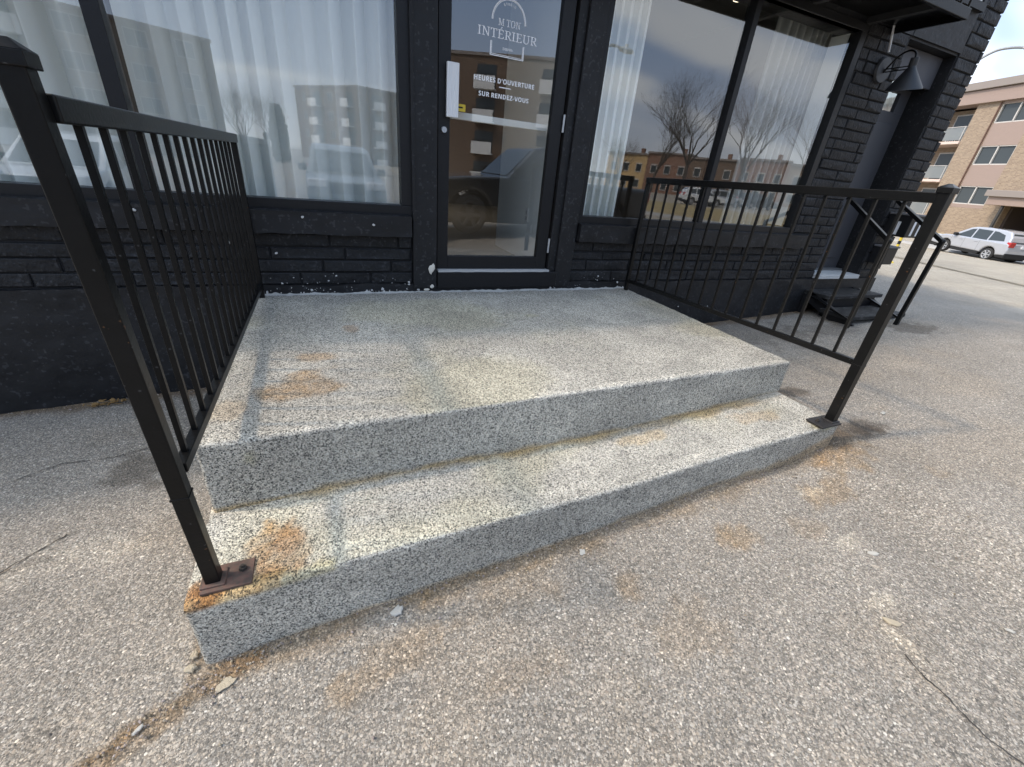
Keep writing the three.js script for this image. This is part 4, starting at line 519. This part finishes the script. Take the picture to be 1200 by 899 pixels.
// ---------------------------------------------------------------- vehicles
function carParts(t, o) { // front is +x, y up from the ground, o.L length, o.W width
  const { L, W, body, cab, arches, R } = o, paintM = o.paint, clad = o.clad ?? M.dark; const taper = (g, y0, k) => { const p = g.attributes.position; for (let i = 0; i < p.count; i++) { const y = p.getY(i); if (y > y0) p.setZ(i, p.getZ(i) * (1 - k * (y - y0))); } g.computeVertexNormals(); return g; };
  const ext = (pts, w, bev, holes) => { const s = new THREE.Shape(); pts.forEach(([x, y], i) => i ? s.lineTo(x, y) : s.moveTo(x, y)); const g = new THREE.ExtrudeGeometry(s, { depth: w - 2 * bev, bevelEnabled: bev > 0, bevelSize: bev, bevelThickness: bev, bevelSegments: 3, bevelOffset: -bev, steps: 1, curveSegments: 8 }); g.translate(0, 0, -w / 2 + bev); return g; };
  const lower = []; const bottom = []; // cut the arches into the bottom edge
  const low = o.low ?? 0.42; let pts = [...body]; const arc = []; for (const cx of [...arches].sort((a, b) => b - a)) { for (let i = 0; i <= 10; i++) { const a = Math.PI * i / 10; arc.push([cx + (R + 0.07) * Math.cos(a), Math.max(low, R + (R + 0.07) * Math.sin(a))]); } } // body goes rear->front along the top, then back along the bottom
  mesh('body', ext([...pts, ...arc], W, 0.07), paintM, t);
  mesh('sill', ext([[arches[0] + R + 0.12, 0.24], [arches[0] + R + 0.1, low + 0.02], [arches[1] - R - 0.1, low + 0.02], [arches[1] - R - 0.12, 0.24]], W - 0.02, 0.03), clad, t);
  mesh('bumper', ext([[-L / 2 - 0.02, 0.3], [-L / 2 - 0.03, 0.55], [arches[0] - R - 0.1, 0.55], [arches[0] - R - 0.1, 0.3]], W - 0.04, 0.04), o.bumper ?? clad, t); mesh('bumper', ext([[arches[1] + R + 0.1, 0.26], [arches[1] + R + 0.1, 0.52], [L / 2 + 0.03, 0.52], [L / 2 + 0.02, 0.26]], W - 0.04, 0.04), o.bumper ?? clad, t);
  mesh('cabin', taper(ext(cab, W - 0.1, 0.06), o.belt, o.tk ?? 0.28), paintM, t);
  for (const w of o.windows) mesh('window', taper(ext(w, W - 0.1 + 0.012, 0.0), o.belt, o.tk ?? 0.28), windowGlass, t);
  const slant = (a, b, k, name) => { const g = bar([a[0], a[1], 0], [b[0], b[1], 0], 1, 0.014); g.scale(1, 1, 1); const wA = W - 0.34, p = g.attributes.position; for (let i = 0; i < p.count; i++) p.setZ(i, p.getZ(i) * wA * (1 - 0.26 * (p.getY(i) - o.belt))); g.computeVertexNormals(); mesh(name, g, windowGlass, t); };
  slant(o.wind[0], o.wind[1], 1, 'windscreen'); if (o.back) slant(o.back[0], o.back[1], 1, 'rear_window');
  const tyreM = std({ color: lin(0.02, 0.02, 0.02), roughness: 0.85 }), rimM = o.rim ?? M.steel;
  for (const cx of arches) for (const s of [-1, 1]) { const z = s * (W / 2 - 0.13); const ty = new THREE.TorusGeometry(R - 0.085, 0.085, 10, 28); ty.scale(1, 1, 1.25); ty.translate(cx, R, z); const wh = mesh('wheel', [ty], tyreM, t); const hub = new THREE.CylinderGeometry(R - 0.11, R - 0.11, 0.1, 24); hub.rotateX(Math.PI / 2); hub.translate(cx, R, z + s * 0.0); const sp = []; for (let i = 0; i < 6; i++) { const a = i / 6 * 6.283; sp.push(bar([cx + 0.05 * Math.cos(a), R + 0.05 * Math.sin(a), z + s * 0.075], [cx + (R - 0.12) * Math.cos(a), R + (R - 0.12) * Math.sin(a), z + s * 0.085], 0.055, 0.06)); } const rg = new THREE.TorusGeometry(R - 0.13, 0.022, 8, 28); rg.translate(cx, R, z + s * 0.08); const cp = new THREE.CylinderGeometry(0.06, 0.07, 0.04, 16); cp.rotateX(Math.PI / 2); cp.translate(cx, R, z + s * 0.085); mesh('hub', [hub], M.dark, wh); mesh('rim', [rg, cp, ...sp], rimM, wh); }
  mesh('underbody', bx(-L / 2 + 0.15, L / 2 - 0.15, 0.22, low + 0.12, -W / 2 + 0.28, W / 2 - 0.28), M.dark, t);
  for (const s of [-1, 1]) { const zz = (a, b) => s > 0 ? [a, b] : [-b, -a]; let [z0, z1] = zz(W / 2 - 0.34, W / 2 - 0.02); mesh('taillight', bx(-L / 2 - 0.012, -L / 2 + 0.2, o.tail[0], o.tail[1], z0, z1, 0.03), std({ color: lin(0.4, 0.03, 0.03), roughness: 0.25 }), t); [z0, z1] = zz(W / 2 - 0.46, W / 2 - 0.04); mesh('headlight', bx(L / 2 - 0.22, L / 2 + 0.004, o.head[0], o.head[1], z0, z1, 0.04), std({ color: lin(0.6, 0.62, 0.64), roughness: 0.12 }), t); [z0, z1] = zz(W / 2 - 0.04, W / 2 + 0.16); mesh('mirror', bx(o.mir - 0.08, o.mir + 0.1, o.belt + 0.02, o.belt + 0.18, z0, z1, 0.04), M.dark, t); const zh = s * (W / 2 - 0.001); for (const x of o.handles) mesh('door_handle', bx(x, x + 0.18, o.belt - 0.12, o.belt - 0.085, Math.min(zh, zh + s * 0.03), Math.max(zh, zh + s * 0.03), 0.01), o.hand ?? paintM, t); for (const x of o.seams) mesh('door_seam', bx(x, x + 0.008, low + 0.05, o.belt - 0.02, zh - 0.002, zh + 0.002), M.dark, t); }
  mesh('grille', bx(L / 2 - 0.02, L / 2 + 0.012, o.head[0] - 0.12, o.head[1] - 0.06, -0.42, 0.42, 0.02), M.dark, t); mesh('number_plate', bx(-L / 2 - 0.03, -L / 2 + 0.01, o.tail[0] - 0.02, o.tail[0] + 0.13, -0.16, 0.16, 0.01), M.white, t);
}
const silver = new THREE.MeshPhysicalMaterial({ color: lin(0.42, 0.43, 0.45), metalness: 0.3, roughness: 0.35, clearcoat: 1, clearcoatRoughness: 0.08 }), blackP = new THREE.MeshPhysicalMaterial({ color: lin(0.008, 0.009, 0.012), roughness: 0.35, clearcoat: 1, clearcoatRoughness: 0.05 });
function suv(label, paint, pos, turn) {
  const t = thing('parked_car', label, 'car', pos, turn); const L = 4.4;
  carParts(t, { L, W: 1.8, R: 0.345, low: 0.4, arches: [-1.3, 1.25], belt: 1.0, paint, tail: [0.86, 1.12], head: [0.74, 0.92], mir: 0.78, handles: [-0.55, 0.3], seams: [-0.65, 0.2, 0.98],
    body: [[-2.2, 0.45], [-2.22, 0.7], [-2.18, 1.0], [-2.05, 1.06], [0.95, 1.03], [1.5, 0.99], [1.95, 0.88], [2.16, 0.72], [2.2, 0.45]],
    cab: [[-2.12, 1.0], [-2.02, 1.35], [-1.82, 1.6], [-1.4, 1.655], [-0.6, 1.67], [0.05, 1.62], [0.35, 1.53], [1.15, 1.0]],
    windows: [[[-1.78, 1.12], [-1.62, 1.42], [-1.2, 1.53], [-0.98, 1.54], [-0.98, 1.06]], [[-0.9, 1.05], [-0.9, 1.54], [-0.1, 1.53], [-0.1, 1.04]], [[-0.02, 1.04], [-0.02, 1.52], [0.22, 1.47], [0.8, 1.07], [0.72, 1.04]]],
    wind: [[1.1, 1.05], [0.4, 1.51]], back: [[-2.1, 1.08], [-1.9, 1.53]] }); return t;
}
{
  const [x, z] = along(28.6, 24.6); const t = suv('silver white sport utility car parked before the brown apartment block', silver, [x, 0, z], 0);
  t.rotation.y = Math.atan2(0.936, 0.352); t.position.y = groundY(x, z) + 0.03; t.rotation.order = 'YXZ'; t.rotation.z = 0.03;
  const pale = new THREE.MeshPhysicalMaterial({ color: lin(0.2, 0.215, 0.21), roughness: 0.35, clearcoat: 1, clearcoatRoughness: 0.08 }); const white = new THREE.MeshPhysicalMaterial({ color: lin(0.66, 0.68, 0.68), roughness: 0.35, clearcoat: 1, clearcoatRoughness: 0.08 });
  const place = (label, x, z, turn, paint) => suv(label, paint, [x, groundY(x, z) + 0.01, z], turn);
  place('grey car facing the shop, mirrored in the pane left of the door', -0.55, 10.6, Math.PI / 2, pale);
  place('white car mirrored behind the left railing', -6.3, 10.9, Math.PI / 2, white);
  const cars = [['white car mirrored low in the right window, nearest the dark pickup', 35.5, 33, 0.5, white], ['silver car mirrored beside the mullion of the right window', 40, 34.5, 0.3, silver], ['dark car mirrored right of the mullion in the right window', 46, 35, 0.2, blackP]]; for (const [l, x, z, a, p] of cars) place(l, x, z, a, p);
  const px = 3.05, pz = 6.03; const p = thing('pickup_truck', 'black pickup truck parked behind the viewer, mirrored in door and right window', 'pickup truck', [px, groundY(px, pz) + 0.01, pz], Math.PI);
  carParts(p, { L: 5.2, W: 1.85, R: 0.37, low: 0.48, arches: [-1.65, 1.6], belt: 1.08, paint: blackP, tail: [0.8, 1.05], head: [0.78, 0.98], mir: 0.66, handles: [-0.6, 0.1], seams: [-0.72, 0.0, 0.75], tk: 0.24,
    body: [[-2.6, 0.52], [-2.6, 1.04], [-2.55, 1.08], [-0.75, 1.1], [1.05, 1.08], [1.7, 1.04], [2.35, 0.96], [2.58, 0.85], [2.6, 0.5]], cab: [[-0.85, 1.05], [-0.75, 1.55], [-0.55, 1.66], [0.0, 1.68], [0.28, 1.62], [0.88, 1.06]],
    windows: [[[-0.65, 1.13], [-0.6, 1.5], [-0.1, 1.55], [-0.1, 1.12]], [[-0.02, 1.12], [-0.02, 1.55], [0.18, 1.53], [0.62, 1.13]]], wind: [[0.84, 1.11], [0.33, 1.58]], rim: std({ color: lin(0.05, 0.05, 0.055), roughness: 0.4 }), back: [[-0.82, 1.15], [-0.74, 1.52]] });
}

// ---------------------------------------------------------------- street furniture
const galv = std({ color: lin(0.28, 0.29, 0.3), roughness: 0.5, metalness: 0.3 });
function streetLamp(label, x, z, turn, h, reach) {
  const y = groundY(x, z); const t = thing('street_lamp', label, 'street lamp', [x, y, z], turn, 'street lamps'); mesh('pole', cyl([0, 0, 0], [0, h - 1.2, 0], 0.11, 0.07, 12), galv, t); mesh('arm', tube([[0, h - 1.2, 0], [0.25, h - 0.55, 0], [reach * 0.5, h - 0.08, 0], [reach * 0.8, h, 0], [reach, h - 0.02, 0]], 0.05, 30), galv, t);
  const hd = new THREE.SphereGeometry(1, 18, 10); hd.scale(0.42, 0.1, 0.17); hd.translate(reach + 0.38, h - 0.03, 0); mesh('lamp_head', [hd, bx(reach + 0.3, reach + 0.42, h + 0.06, h + 0.16, -0.05, 0.05, 0.01)], std({ color: lin(0.5, 0.51, 0.5), roughness: 0.5 }), t); return t;
}
streetLamp('grey curved street lamp above the apartment block at the building corner', 25.25, -10.3, -1.15, 8.1, 1.6);
streetLamp('grey curved street lamp mirrored in the gathered curtain', 9.0, 14, -0.2, 6.1, 1.2);
{
  const [x, z] = along(11.6, 12.05); const t = thing('marker_post', 'yellow marker post with black stripes by the cross street', 'marker post', [x, groundY(x, z), z]); mesh('post', cyl([0, 0, 0], [0, 1.05, 0], 0.035, 0.035, 14), M.yellow, t); for (let i = 0; i < 5; i++) { const s = new THREE.CylinderGeometry(0.037, 0.0372, 0.09, 14, 1, true); s.translate(0, 0.2 + i * 0.18, 0); mesh('stripe', s, M.dark, t); } mesh('base', new THREE.CylinderGeometry(0.07, 0.14, 0.08, 14), M.yellow, t);
}

const renderer = new THREE.WebGLRenderer({ antialias: true });
renderer.setSize(1024, 767); renderer.toneMapping = THREE.LinearToneMapping; renderer.toneMappingExposure = EXPOSURE; renderer.shadowMap.enabled = true;
renderer.render(scene, camera);
